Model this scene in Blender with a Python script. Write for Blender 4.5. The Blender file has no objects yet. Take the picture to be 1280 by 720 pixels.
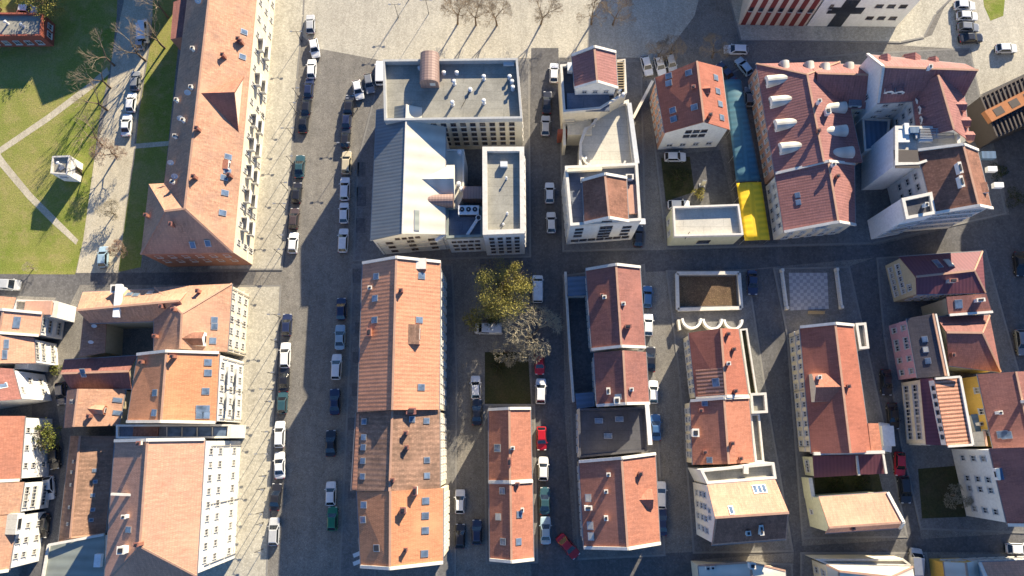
import bpy, bmesh, math, random
from mathutils import Vector as V, Matrix, geometry
random.seed(7)
S = bpy.context.scene
COL = S.collection
# ------------------------------------------------------------------ camera (a drone looking almost straight down)
F, H, NX, NY = 950.0, 135.0, 655.0, 550.0
_d = V(((NX-640)/F, -(NY-360)/F, -1.0)).normalized()
_Z = -_d; _Y = (V((0,1,0)) - _Z*_Z.y).normalized(); _X = _Y.cross(_Z)
RM = Matrix((_X, _Y, _Z))
CAM = V((0,0,H))
cd = bpy.data.cameras.new('drone_camera'); cam = bpy.data.objects.new('drone_camera', cd); COL.objects.link(cam)
cd.sensor_width = 36; cd.lens = F/1280*36; cd.clip_start = .5; cd.clip_end = 6000
cam.matrix_world = Matrix.Translation(CAM) @ RM.to_4x4()
S.camera = cam
def ray(px, py): return RM @ V(((px-640)/F, -(py-360)/F, -1.0))
def P(px, py, z=0.0):
    v = ray(px, py); return CAM + v*((z-H)/v.z)
# ------------------------------------------------------------------ light
AZ, EL = math.radians(29), math.radians(22)
SUN = V((math.sin(AZ)*math.cos(EL), math.cos(AZ)*math.cos(EL), math.sin(EL)))
w = bpy.data.worlds.new('World'); S.world = w; w.use_nodes = True
nt = w.node_tree; sky = nt.nodes.new('ShaderNodeTexSky'); sky.sky_type = 'NISHITA'; sky.sun_disc = False
sky.sun_elevation = EL; sky.sun_rotation = AZ; sky.altitude = 200; sky.dust_density = .3; sky.ozone_density = 9.0; sky.air_density = 1.0
bg = nt.nodes['Background']; bg.inputs['Strength'].default_value = .085
nt.links.new(sky.outputs[0], bg.inputs[0])
sl = bpy.data.lights.new('sun', 'SUN'); sl.energy = 5.0; sl.angle = math.radians(.5); sl.color = (1.0, .87, .66)
so = bpy.data.objects.new('sun', sl); COL.objects.link(so); so.rotation_euler = SUN.to_track_quat('Z','Y').to_euler(); so.location = (60,90,120)
S.view_settings.view_transform = 'Standard'; S.view_settings.look = 'None'; S.view_settings.gamma = 1
S.view_settings.exposure = 1.36; S.view_settings.use_curve_mapping = False
S.cycles.max_bounces = 5; S.cycles.diffuse_bounces = 2; S.cycles.use_denoising = True
# ------------------------------------------------------------------ materials
class N:
    def __init__(s, name, rough=.85, metal=0, spec=.3):
        s.m = bpy.data.materials.new(name); s.m.use_nodes = True; s.t = s.m.node_tree
        s.b = s.t.nodes['Principled BSDF']; s.b.inputs['Roughness'].default_value = rough
        s.b.inputs['Metallic'].default_value = metal; s.b.inputs['Specular IOR Level'].default_value = spec
        s.geo = s.t.nodes.new('ShaderNodeNewGeometry').outputs['Position']
    def n(s, k, **kw):
        x = s.t.nodes.new(k)
        for a, v in kw.items(): setattr(x, a, v)
        return x
    def l(s, a, b): s.t.links.new(a, b)
    def uv(s): return s.n('ShaderNodeTexCoord').outputs['UV']
    def map(s, vec, sc):
        m = s.n('ShaderNodeMapping'); m.inputs['Scale'].default_value = sc; s.l(vec, m.inputs[0]); return m.outputs[0]
    def noise(s, vec, scale, detail=4, rough=.6):
        x = s.n('ShaderNodeTexNoise'); x.inputs['Scale'].default_value = scale; x.inputs['Detail'].default_value = detail
        x.inputs['Roughness'].default_value = rough; s.l(vec, x.inputs['Vector']); return x.outputs['Fac']
    def rng(s, f, a, b, lo=.3, hi=.7):
        x = s.n('ShaderNodeMapRange'); x.inputs[1].default_value = lo; x.inputs[2].default_value = hi
        x.inputs[3].default_value = a; x.inputs[4].default_value = b; s.l(f, x.inputs[0]); return x.outputs[0]
    def mix(s, f, a, b, mode='MIX'):
        x = s.n('ShaderNodeMix', data_type='RGBA', blend_type=mode)
        for i, v in ((0, f), (6, a), (7, b)):
            if hasattr(v, 'is_output'): s.l(v, x.inputs[i])
            elif i == 0: x.inputs[0].default_value = v
            else: x.inputs[i].default_value = (*v[:3], 1)
        return x.outputs[2]
    def mul(s, col, f): # multiply colour by a scalar
        x = s.n('ShaderNodeVectorMath', operation='SCALE'); s.l(col, x.inputs[0]); s.l(f, x.inputs['Scale']); return x.outputs[0]
    def bump(s, h, st=.3, dist=.05):
        x = s.n('ShaderNodeBump'); x.inputs['Strength'].default_value = st; x.inputs['Distance'].default_value = dist
        s.l(h, x.inputs['Height']); s.l(x.outputs[0], s.b.inputs['Normal'])
    def out(s, col):
        if hasattr(col, 'is_output'): s.l(col, s.b.inputs['Base Color'])
        else: s.b.inputs['Base Color'].default_value = (*col, 1)
        return s.m
def k(c, f): return tuple(min(1, x*f) for x in c)
def tile(name, c, var=.22, rib=0.0, age=.35, agec=None, amp=.09):
    n = N(name, .8, 0, .25); uv = n.uv()
    br = n.n('ShaderNodeTexBrick'); n.l(uv, br.inputs['Vector'])
    br.inputs['Color1'].default_value = (*k(c, 1+var*.55), 1); br.inputs['Color2'].default_value = (*k(c, 1-var*.55), 1)
    br.inputs['Mortar'].default_value = (*k(c, .76), 1); br.inputs['Scale'].default_value = 1
    br.inputs['Brick Width'].default_value = .3; br.inputs['Row Height'].default_value = .38; br.inputs['Mortar Size'].default_value = .02
    col = br.outputs['Color']
    agec = agec or (c[0]*.62, c[1]*.72, c[2]*.85)
    col = n.mix(n.rng(n.noise(n.geo, .35, 6, .7), 0, age*1.5, .42, .75), col, agec)
    col = n.mul(col, n.rng(n.noise(n.map(uv, (2.2,.25,1)), 1.3, 5, .7), .78, 1.18, .3, .7))
    col = n.mul(col, n.rng(n.noise(n.geo, 3.2, 3), .88, 1.1))
    col = n.mix(n.rng(n.noise(n.geo, .13, 5, .6), 0, .55, .5, .68), col, k(c, 1.32))
    col = n.mix(n.rng(n.noise(n.map(uv, (1,.5,1)), .7, 6, .8), 0, .55, .6, .78), col, (c[0]*.45, c[1]*.6, c[2]*.7))
    if rib:
        wv = n.n('ShaderNodeTexWave'); n.l(uv, wv.inputs[0]); wv.inputs['Scale'].default_value = .314/rib; wv.inputs['Distortion'].default_value = .25
        col = n.mul(col, n.rng(wv.outputs['Fac'], 1-amp, 1+amp*.5, 0, 1)); n.bump(wv.outputs['Fac'], .25, .05)
    else: n.bump(br.outputs['Fac'], -.35, .03)
    return n.out(col)
def plaster(name, c, dirt=.25):
    n = N(name, .9, 0, .2)
    col = n.mix(n.rng(n.noise(n.map(n.geo, (1,1,.22)), .8, 6, .7), 0, dirt, .4, .75), c, (c[0]*.6, c[1]*.57, c[2]*.52))
    col = n.mul(col, n.rng(n.noise(n.geo, 2.5, 4), .9, 1.07))
    n.bump(n.noise(n.geo, 9, 3), .12, .03)
    return n.out(col)
def paint(name, c, rough=.5, metal=0, var=.06):
    n = N(name, rough, metal)
    return n.out(n.mul(n.mix(0, c, c), n.rng(n.noise(n.geo, 1.7, 3), 1-var, 1+var)))
def carpaint(name, c):
    n = N(name, .28, 0, .5); n.b.inputs['Coat Weight'].default_value = .6; n.b.inputs['Coat Roughness'].default_value = .08
    return n.out(n.mul(n.mix(0, c, c), n.rng(n.noise(n.geo, 1.1, 4), .9, 1.06)))
def glass(name, c=(.02,.025,.035), rough=.12):
    n = N(name, rough, 0, .6)
    return n.out(n.mul(n.mix(0, c, c), n.rng(n.noise(n.geo, .7, 2), .6, 1.6)))
def flatroof(name, c, patch=.2):
    n = N(name, .9, 0, .2)
    col = n.mix(n.rng(n.noise(n.geo, .3, 6, .7), 0, 1, .4, .7), c, k(c, 1-patch*1.6))
    br = n.n('ShaderNodeTexBrick'); n.l(n.geo, br.inputs[0]); br.inputs['Scale'].default_value = 1; br.inputs['Brick Width'].default_value = 7
    br.inputs['Row Height'].default_value = 1.6; br.inputs['Mortar Size'].default_value = .035
    br.inputs['Color1'].default_value = (1,1,1,1); br.inputs['Color2'].default_value = (.93,.93,.93,1); br.inputs['Mortar'].default_value = (.72,.72,.72,1)
    col = n.mix(1, col, br.outputs['Color'], 'MULTIPLY')
    col = n.mul(col, n.rng(n.noise(n.geo, 4, 4), .88, 1.1))
    return n.out(col)
def ribmetal(name, c, per=.7, rough=.45, metal=.3, stain=(.3,.25,.2), st=.3):
    n = N(name, rough, metal, .4); uv = n.uv()
    wv = n.n('ShaderNodeTexWave'); n.l(uv, wv.inputs[0]); wv.inputs['Scale'].default_value = .314/per
    col = n.mix(n.rng(n.noise(n.map(uv, (1.5,.2,1)), .9, 6, .75), 0, st, .4, .75), c, stain)
    col = n.mul(col, n.rng(wv.outputs['Fac'], .86, 1.06, 0, 1)); n.bump(wv.outputs['Fac'], .25, .04)
    return n.out(n.mul(col, n.rng(n.noise(n.geo, .25, 4), .88, 1.1)))
def ground(name, c1, c2, c3, cell=3.2, amt=.35, gap=.55):
    n = N(name, .92, 0, .2)
    col = n.mix(n.rng(n.noise(n.geo, .045, 8, .68), 0, 1, .38, .66), c1, c2)
    col = n.mix(n.rng(n.noise(n.geo, .5, 6, .7), 0, amt, .45, .75), col, c3)
    vo = n.n('ShaderNodeTexVoronoi', feature='DISTANCE_TO_EDGE'); vo.inputs['Scale'].default_value = cell; n.l(n.geo, vo.inputs['Vector'])
    col = n.mul(col, n.rng(vo.outputs['Distance'], gap, 1.08, 0, .12))
    vc = n.n('ShaderNodeTexVoronoi'); vc.inputs['Scale'].default_value = cell; n.l(n.geo, vc.inputs['Vector'])
    sp = n.n('ShaderNodeSeparateColor'); n.l(vc.outputs['Color'], sp.inputs[0])
    col = n.mul(col, n.rng(sp.outputs[0], .84, 1.14, 0, 1))
    col = n.mul(col, n.rng(n.noise(n.map(n.geo, (1,.12,1)), .6, 5, .7), .86, 1.1))
    n.bump(vo.outputs['Distance'], .3, .02)
    return n.out(col)
M = {}
# cobbles, paving, asphalt, grass
M['square'] = ground('square_paving', (.47,.44,.36), (.41,.38,.31), (.29,.265,.22), 4.5, .3, .8)
M['street'] = ground('cobbled_street', (.25,.232,.20), (.19,.178,.158), (.105,.10,.093), 5, .5, .68)
M['shade_asphalt'] = ground('shade_dark_asphalt', (.135,.131,.13), (.10,.098,.098), (.065,.065,.066), 3, .5, .9)  # darker than the cobbles: shade of the narrow streets put into the colour
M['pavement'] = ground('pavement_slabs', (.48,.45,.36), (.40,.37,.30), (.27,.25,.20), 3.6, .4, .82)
M['shaded_pavement'] = ground('shaded_pavement_slabs', (.19,.185,.175), (.15,.146,.14), (.10,.098,.095), 3.6, .4, .82)  # darkened copy of the pavement slabs, shade put into the colour
M['kerb'] = plaster('kerb_stone', (.23,.222,.205))
M['path'] = ground('sandy_path', (.50,.45,.34), (.44,.39,.29), (.33,.28,.19), 6, .4, .85)
M['soil'] = ground('brown_soil', (.15,.10,.06), (.12,.075,.045), (.2,.14,.07), 3, .6, .6)
def grassmat(name, a, b, c):
    n = N(name, .95, 0, .1)
    col = n.mix(n.rng(n.noise(n.geo, .09, 7, .7), 0, 1, .36, .64), a, b)
    col = n.mix(n.rng(n.noise(n.geo, .33, 6, .75), 0, .8, .48, .72), col, c)
    col = n.mul(col, n.rng(n.noise(n.geo, 3.5, 5, .8), .6, 1.35))
    n.bump(n.noise(n.geo, 6, 4), .7, .12)
    return n.out(col)
M['grass'] = grassmat('lawn_grass', (.17,.215,.035), (.28,.265,.08), (.37,.29,.135))
M['moss'] = grassmat('courtyard_grass', (.042,.05,.02), (.07,.064,.032), (.085,.065,.04))
# roofs
M['r_orange'] = tile('orange_tiles', (.54,.255,.15), .14, .62, .2)
M['r_orange2'] = tile('bright_orange_tiles', (.52,.235,.12), .12, 0, .2)
M['r_tan'] = tile('weathered_tan_tiles', (.47,.26,.165), .28, 0, .55)
M['r_brown'] = tile('old_brown_tiles', (.31,.185,.125), .36, .8, .7, (.13,.085,.06))
M['r_red'] = tile('red_tiles', (.40,.165,.105), .2, 0, .35)
M['r_red2'] = tile('smooth_red_tiles', (.36,.13,.085), .12, 0, .2)
M['r_wine'] = tile('wine_red_tiles', (.32,.145,.125), .14, .5, .25)
M['r_dark'] = tile('dark_red_tiles', (.28,.12,.095), .2, 0, .45)
M['r_salmon'] = tile('salmon_tiles', (.55,.29,.19), .12, 0, .25)
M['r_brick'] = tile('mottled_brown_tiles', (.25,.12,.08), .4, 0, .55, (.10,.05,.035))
M['r_purple'] = ribmetal('purple_sheet_roof', (.17,.055,.065), .6, .6, 0, (.1,.04,.05), .4)
M['r_stripe'] = tile('terracotta_pantiles', (.56,.27,.17), .1, .62, .2, None, .62)
M['r_charcoal'] = tile('charcoal_tiles', (.085,.075,.08), .2, 0, .3)
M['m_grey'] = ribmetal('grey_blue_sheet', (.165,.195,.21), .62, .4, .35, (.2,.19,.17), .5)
M['m_cream'] = ribmetal('pale_sheet', (.57,.535,.445), 2.4, .75, 0, (.52,.49,.42), .2)
M['m_green'] = ribmetal('grey_green_sheet', (.27,.30,.26), 1.6, .6, .1, (.2,.2,.17), .4)
M['m_blue'] = ribmetal('blue_sheet', (.10,.17,.26), .9, .5, .1, (.1,.12,.15), .5)
M['m_brown'] = ribmetal('brown_sheet', (.32,.215,.175), .5, .55, .1, (.24,.17,.14), .3)
M['f_grey'] = flatroof('grey_felt', (.35,.335,.28)); M['f_pale'] = flatroof('pale_membrane', (.56,.53,.45), .1)
M['f_dark'] = flatroof('dark_felt', (.10,.10,.11)); M['f_blue'] = flatroof('blue_grey_felt', (.17,.19,.23))
# walls
for nm, c in dict(cream=(.72,.64,.48), white=(.80,.79,.76), pale=(.74,.72,.66), greenish=(.75,.75,.71), yellow=(.66,.42,.10), straw=(.60,.56,.33), beige=(.50,.42,.27),
                  pink=(.62,.35,.38), salmonw=(.55,.32,.23), brickw=(.33,.10,.065), greyw=(.44,.44,.42), lime=(.62,.60,.40), rosew=(.40,.20,.14), bluegrey=(.56,.58,.59)).items():
    M[nm] = plaster(nm+'_plaster', c, .3)
M['coping'] = plaster('white_coping', (.68,.64,.56), .35)
M['ridge'] = plaster('ridge_mortar', (.48,.29,.20), .4)
M['brick'] = plaster('chimney_brick', (.34,.15,.10), .5)
M['gutter'] = paint('grey_gutter', (.30,.29,.28), .5, .4)
M['frame'] = paint('white_window_frame', (.62,.60,.55)); M['framed'] = paint('dark_window_frame', (.09,.07,.06))
M['glass'] = glass('dark_window_glass'); M['glass_c'] = paint('curtained_window_glass', (.20,.19,.165), .3); M['glass_b'] = glass('bluish_window_glass', (.05,.065,.085), .1); M['sky_glass'] = glass('roof_window_glass', (.10,.14,.20), .06)
M['metal'] = paint('galvanised_metal', (.42,.42,.41), .4, .7); M['dmetal'] = paint('dark_metal', (.05,.05,.055), .5, .5)
M['wm'] = paint('white_metal', (.66,.66,.64), .4); M['black'] = paint('black_rubber', (.012,.012,.013), .8)
M['orangeb'] = plaster('orange_render', (.44,.19,.085)); M['stripered'] = plaster('dark_red_panel', (.20,.045,.04)); M['stripew'] = plaster('pale_panel', (.62,.54,.44))
M['slat'] = paint('dark_slat', (.085,.07,.06), .7)
M['blue_sheet'] = ribmetal('blue_canopy_sheet', (.05,.16,.21), 1.1, .6, 0, (.07,.09,.10), .5)
M['yellow_sheet'] = ribmetal('yellow_canopy_sheet', (.85,.53,.012), 1.1, .55, 0, (.68,.48,.04), .3)
M['bark'] = plaster('tree_bark', (.17,.125,.09), .5); M['twig'] = plaster('bare_twigs', (.30,.24,.17), .3); M['twigp'] = plaster('pinkish_twigs', (.36,.25,.18), .3)
M['twigg'] = plaster('pale_grey_twigs', (.34,.30,.21), .3); M['wood'] = paint('bench_wood', (.42,.32,.18), .7)
def leafmat(name, a, b):
    n = N(name, .75, 0, .2); oi = n.noise(n.geo, .9, 4, .7)
    return n.out(n.mul(n.mix(n.rng(oi, 0, 1, .35, .65), a, b), n.rng(n.noise(n.geo, 5, 2), .7, 1.3)))
M['leaf_y'] = leafmat('yellow_olive_leaves', (.33,.285,.07), (.22,.20,.05)); M['leaf_g'] = leafmat('yellow_green_leaves', (.20,.21,.045), (.12,.14,.03))
M['leaf_d'] = leafmat('dark_shrub_leaves', (.05,.065,.02), (.03,.045,.015))
CP = {nm: carpaint(nm+'_car_paint', c) for nm, c in dict(white=(.72,.72,.71), silver=(.42,.43,.44), grey=(.20,.21,.225), black=(.018,.018,.022), navy=(.02,.028,.07),
      blue=(.05,.12,.26), ltblue=(.30,.42,.50), red=(.42,.012,.018), green=(.015,.16,.08), teal=(.03,.075,.09), tan=(.46,.40,.28), brown=(.07,.05,.045)).items()}
M['carglass'] = glass('car_glass', (.012,.016,.022), .05); M['lamp'] = paint('headlamp', (.6,.6,.58), .15); M['tail'] = paint('tail_lamp', (.28,.01,.01), .25)
# ------------------------------------------------------------------ building blocks
def empty(name, loc, label, cat, group=None, rz=0):
    o = bpy.data.objects.new(name, None); COL.objects.link(o); o.location = loc; o.rotation_euler = (0,0,rz); o.empty_display_size = .5
    o['label'] = label; o['category'] = cat
    if group: o['group'] = group
    return o
def setuv(me):
    uvl = me.uv_layers.new(name='UVMap')
    for p in me.polygons:
        n = p.normal
        u = V((0,0,1)).cross(n)
        if u.length < .05: u = V((1,0,0)); v = V((0,1,0))
        else: u.normalize(); v = n.cross(u)
        for li in p.loop_indices:
            co = me.vertices[me.loops[li].vertex_index].co; uvl.data[li].uv = (co.dot(u), co.dot(v))
def rootof(o):
    while o.parent: o = o.parent
    return o
def mk(name, vs, fs, mats, parent=None, mi=None, smooth=False):
    """vs in world coordinates; parent = thing or part whose root carries the offset"""
    org = rootof(parent).location if parent else V((0,0,0))
    me = bpy.data.meshes.new(name); me.from_pydata([tuple(V(v)-org) for v in vs], [], fs)
    if not isinstance(mats, (list, tuple)): mats = [mats]
    for m in mats: me.materials.append(M[m] if isinstance(m, str) else m)
    if mi:
        for p, i in zip(me.polygons, mi): p.material_index = i
    if smooth:
        for p in me.polygons: p.use_smooth = True
    me.update()
    bm = bmesh.new(); bm.from_mesh(me); bmesh.ops.recalc_face_normals(bm, faces=bm.faces); bm.to_mesh(me); bm.free()
    setuv(me)
    o = bpy.data.objects.new(name, me); COL.objects.link(o); o.parent = parent
    return o
class MB:
    def __init__(s): s.v = []; s.f = []; s.mi = []
    def add(s, vs, fs, mi=0):
        b = len(s.v); s.v += [V(x) for x in vs]; s.f += [tuple(b+i for i in f) for f in fs]; s.mi += [mi]*len(fs)
    def box(s, c, X, Y, Z, mi=0): # centre and half-axis vectors
        c = V(c); vs = [c+X*a+Y*b+Z*d for d in (-1,1) for a, b in ((-1,-1),(1,-1),(1,1),(-1,1))]
        s.add(vs, [(0,3,2,1),(4,5,6,7),(0,1,5,4),(1,2,6,5),(2,3,7,6),(3,0,4,7)], mi)
    def bar(s, a, b, w, h, mi=0, up=V((0,0,1))):
        a = V(a); b = V(b); d = b-a; L = d.length; d.normalize(); x = d.cross(up)
        if x.length < 1e-4: x = V((1,0,0))
        x.normalize(); z = x.cross(d); s.box((a+b)/2, d*L/2, x*w/2, z*h/2, mi)
    def tube(s, a, b, r0, r1, n=6, mi=0, cap=True):
        a = V(a); b = V(b); d = (b-a).normalized(); x = d.orthogonal().normalized(); y = d.cross(x)
        vs = [p + (x*math.cos(t)+y*math.sin(t))*r for p, r in ((a, r0), (b, r1)) for t in [2*math.pi*i/n for i in range(n)]]
        fs = [(i, (i+1) % n, n+(i+1) % n, n+i) for i in range(n)]
        if cap: fs += [tuple(range(n))[::-1], tuple(range(n, 2*n))]
        s.add(vs, fs, mi)
    def mk(s, name, mats, parent=None, smooth=False): return mk(name, s.v, s.f, mats, parent, s.mi, smooth)
def poly(name, pts, z, mat, kind='structure', parent=None, skirt=0):
    vs = [P(x, y, 0) for x, y in pts]; vs = [V((v.x, v.y, z)) for v in vs]; n = len(vs); fs = [tuple(range(n))]; mi = [0]
    mats = [mat]
    if skirt:
        c0 = sum(vs, V())/n; kb = MB(); ar = sum(vs[i].x*vs[(i+1) % n].y-vs[(i+1) % n].x*vs[i].y for i in range(n))
        for i in range(n):
            p, q = vs[i], vs[(i+1) % n]; d = (q-p).normalized(); nr = V((-d.y,d.x,0))*(1 if ar > 0 else -1); u = V((0,0,.006)); kb.add([p+u, q+u, q+nr*.32-d*.3+u, p+nr*.32+d*.3+u], [(0,1,2,3)])
        ko = kb.mk('kerb', 'kerb'); ko['kind'] = 'structure'
        vs += [V((v.x, v.y, z-skirt)) for v in vs[:n]]; fs += [(i, (i+1) % n, n+(i+1) % n, n+i) for i in range(n)]; mi += [1]*n; mats = [mat, 'kerb']
    o = mk(name, vs, fs, mats, parent, mi)
    if kind: o['kind'] = kind
    return o
# windows --------------------------------------------------------------
_wm = {}
def winmesh(wd, h, fr, style):
    gm = random.choice(('glass','glass','glass','glass_b','glass_b','glass_c'))
    key = (round(wd,2), round(h,2), fr, style, gm)
    if key in _wm: return _wm[key]
    b = MB(); X = V((1,0,0)); Y = V((0,1,0)); Z = V((0,0,1)); f = .09
    for sx in (-1,1): b.box((sx*(wd/2-f/2), .05, 0), X*f/2, Y*.08, Z*h/2)
    for sz in (-1,1): b.box((0, .05, sz*(h/2-f/2)), X*(wd/2-f), Y*.08, Z*f/2)
    b.box((0, .0, 0), X*(wd/2-f), Y*.035, Z*(h/2-f), 1)
    if style == 1 and wd > .7: b.box((0, .045, 0), X*.03, Y*.03, Z*(h/2-f)); b.box((0, .045, h*.14), X*(wd/2-f), Y*.029, Z*.025)
    b.box((0, .1, -h/2-.05), X*(wd/2+.08), Y*.14, Z*.04, 2)
    o = b.mk('window', [fr, gm, 'coping']); me = o.data; bpy.data.objects.remove(o); _wm[key] = me; return me
def put_window(root, pos, nrm, wd, h, fr='frame', style=1, name='window'):
    o = bpy.data.objects.new(name, winmesh(wd, h, fr, style)); COL.objects.link(o); o.parent = root
    o.location = V(pos)-root.location; o.rotation_euler = (0,0, math.atan2(-nrm.x, nrm.y)); return o
class B:
    def __init__(s, name, label, q, z, cat='building', group=None):
        pts = [P(x, y, z) for x, y in q]; c = sum(pts, V())/len(pts)
        s.root = empty(name, (c.x, c.y, 0), label, cat, group); s.faces = []; s.walls = []
    def wins(s, wl, edge, zs, n, wd=1.0, h=1.35, m0=.6, m1=.6, fr='frame', style=1, skip=()):
        """rows of windows on one wall"""
        p0, p1 = s.walls[wl][edge]; c = sum((a for a, b in s.walls[wl].values()), V())/len(s.walls[wl])
        d = p1-p0; L = d.length; d.normalize(); nrm = V((d.y, -d.x, 0))
        if nrm.dot((p0+p1)/2-c) < 0: nrm = -nrm
        for r, z in enumerate(zs):
            for i in range(n):
                if (r, i) in skip: continue
                t = m0 + (L-m0-m1)*(i+.5)/n
                p = p0+d*t; put_window(s.root, (p.x, p.y, z), nrm, wd, h, fr, style)
    def course(s, edge, zs, t=.16, mat='coping', wl=-1):
        p0, p1 = s.walls[wl][edge]; c = sum((a for a, b in s.walls[wl].values()), V())/len(s.walls[wl])
        d = (p1-p0).normalized(); nr = V((d.y,-d.x,0)); nr = nr if nr.dot((p0+p1)/2-c) > 0 else -nr
        for z in zs:
            b = MB(); b.bar(V((p0.x,p0.y,z))+nr*.05, V((p1.x,p1.y,z))+nr*.05, .22, t); b.mk('string_course', mat, s.root)
        for q in (.04,.5,.96):
            p = p0.lerp(p1,q); b = MB(); b.tube(V((p.x,p.y,.1))+nr*.12, V((p.x,p.y,max(zs)+2))+nr*.12, .06, .06, 6); b.mk('downpipe', 'gutter', s.root)
    def door(s, wl, edge, t, wd=1.1, h=2.1, mat='framed'):
        p0, p1 = s.walls[wl][edge]; c = sum((a for a, b in s.walls[wl].values()), V())/len(s.walls[wl])
        d = (p1-p0); p = p0+d*t; d.normalize(); nrm = V((d.y,-d.x,0))
        if nrm.dot(p-c) < 0: nrm = -nrm
        b = MB(); b.box(V((p.x,p.y,h/2+.1)), d*wd/2, nrm*.06, V((0,0,h/2))); b.box(V((p.x,p.y,h*.62))+nrm*.05, d*wd*.25, nrm*.03, V((0,0,h*.2)), 1)
        b.mk('door', [mat, 'glass'], s.root)
    def hit(s, px, py):
        v = ray(px, py); best = None
        for tri, n, o in s.faces:
            r = geometry.intersect_ray_tri(tri[0], tri[1], tri[2], v, CAM, True)
            if r and (best is None or r.z > best[0].z): best = (r, n, o)
        return best
    def reg(s, vs, fs, o):
        for f in fs:
            for i in range(1, len(f)-1):
                t = [V(vs[f[0]]), V(vs[f[i]]), V(vs[f[i+1]])]; n = (t[1]-t[0]).cross(t[2]-t[0])
                if n.length < 1e-6: continue
                n.normalize(); s.faces.append((t, n if n.z > 0 else -n, o))
    def wallset(s, wc):
        NW, NE, SE, SW = wc
        s.walls.append({'N':(NW,NE), 'E':(NE,SE), 'S':(SE,SW), 'W':(SW,NW)})
    # roofs ------------------------------------------------------------
    def gable(s, q, z, rise, axis='NS', ridge=None, hip=(0,0), rmat='r_red', wmat='cream', oh=.25, verge='', zb=-.3, caps=True, wallmats=None, zc=None):
        A, Bq, C, D = [P(x, y, zc[i] if zc else z) for i, (x, y) in enumerate(q)]
        e = [(A, Bq), (D, C)] if axis == 'NS' else [(A, D), (Bq, C)]
        R = []
        for i in (0,1):
            m = (e[i][0]+e[i][1])/2
            if ridge:
                r = P(*ridge[i], z+rise)
                if not hip[i]:
                    d = (e[i][1]-e[i][0]); t = max(.02, min(.98, (r-e[i][0]).dot(d)/d.dot(d))); m = e[i][0]+d*t; r = V((m.x, m.y, z+rise))
            else:
                o = (e[1-i][0]+e[1-i][1])/2; r = V((m.x, m.y, z+rise)) + V((o.x-m.x, o.y-m.y, 0)).normalized()*(hip[i] if hip[i] else 0)
            R.append(r)
        (a0, b0), (a1, b1) = e; R0, R1 = R
        vs = [a0, b0, b1, a1, R0, R1]; fs = [(0,3,5,4), (1,4,5,2)]
        if hip[0]: fs.append((0,4,1))
        if hip[1]: fs.append((3,2,5))
        roof = s._shell(vs, fs, .2, rmat)
        ctr = (A+Bq+C+D)/4
        W = []
        qq = [A,Bq,C,D]
        for i in range(4):
            p, pr, nx = qq[i], qq[i-1], qq[(i+1) % 4]
            W.append(p + (pr-p).normalized()*oh + (nx-p).normalized()*oh)
        wv = [V((p.x,p.y,zb)) for p in W] + [V((p.x,p.y,p.z-.06)) for p in W]
        sides = [[0,1,5,4],[1,2,6,5],[2,3,7,6],[3,0,4,7]]
        for i, (ei, h) in enumerate(zip(((0,2) if axis == 'NS' else (3,1)), hip)):
            if not h:
                p, q2 = wv[sides[ei][3]], wv[sides[ei][2]]
                r = R[i]; d = q2-p; t = max(.02, min(.98, (r-p).dot(d)/d.dot(d))); pk = p+d*t; pk.z = z+rise-.24
                wv.append(pk); sides[ei] = sides[ei][:2] + [sides[ei][2], len(wv)-1, sides[ei][3]]
        mats = [wmat]; mi = None
        if wallmats:
            mats = [wmat] + list(wallmats.values()); mi = [0]*4
            for j, kx in enumerate(wallmats): mi['NESW'.index(kx)] = j+1
        mk('wall', wv, sides, mats, s.root, mi)
        s.wallset([V((p.x,p.y,0)) for p in W])
        if caps:
            b = MB(); b.bar(R0+V((0,0,.03)), R1+V((0,0,.03)), .34, .14)
            for i in (0,1):
                if hip[i]:
                    for c in e[i]: b.bar(R[i]+V((0,0,.02)), V(c)+V((0,0,.04)), .28, .12)
            b.mk('ridge_cap', 'ridge', roof)
        if verge:
            for i, nm in enumerate('NS' if axis == 'NS' else 'WE'):
                if nm in verge:
                    b = MB()
                    for c in e[i]: b.bar(V(c)+V((0,0,.1)), R[i]+V((0,0,.1)), .46, .36)
                    b.mk('verge_coping', 'coping', s.root)
        # gutters along the eaves
        for c0, c1 in ((a0,a1),(b0,b1)):
            b = MB(); off = ((c0+c1)/2-ctr); off.z = 0; off.normalize(); b.bar(V(c0)+off*.06-V((0,0,.12)), V(c1)+off*.06-V((0,0,.12)), .14, .1)
            b.mk('gutter', 'gutter', s.root)
        return roof
    def _shell(s, vs, fs, t, mat, name='roof'):
        n = len(vs); V2 = [V(v) for v in vs] + [V(v)-V((0,0,t)) for v in vs]; cnt = {}
        for f in fs:
            for i in range(len(f)):
                e = tuple(sorted((f[i], f[(i+1) % len(f)]))); cnt[e] = cnt.get(e, 0)+1
        F2 = list(fs) + [tuple(n+i for i in f)[::-1] for f in fs] + [(a, b, n+b, n+a) for (a, b), c in cnt.items() if c == 1]
        o = mk(name, V2, F2, mat, s.root); s.reg(vs, fs, o); return o
    def custom(s, verts, fs, rmat, z=None):
        vs = [P(x, y, zz) for x, y, zz in verts]; return s._shell(vs, fs, .2, rmat)
    def prism(s, q, z, wmat, zb=-.3, name='wall', top=None):
        pts = [P(x, y, z) for x, y in q]; n = len(pts)
        vs = [V((p.x,p.y,zb)) for p in pts] + pts; fs = [(i, (i+1) % n, n+(i+1) % n, n+i) for i in range(n)]
        if top: fs.append(tuple(range(n, 2*n)))
        mk(name, vs, fs, [wmat, top or wmat], s.root, [0]*n+([1] if top else []))
        if n == 4: s.wallset([V((p.x,p.y,0)) for p in pts])
        return pts
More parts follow.
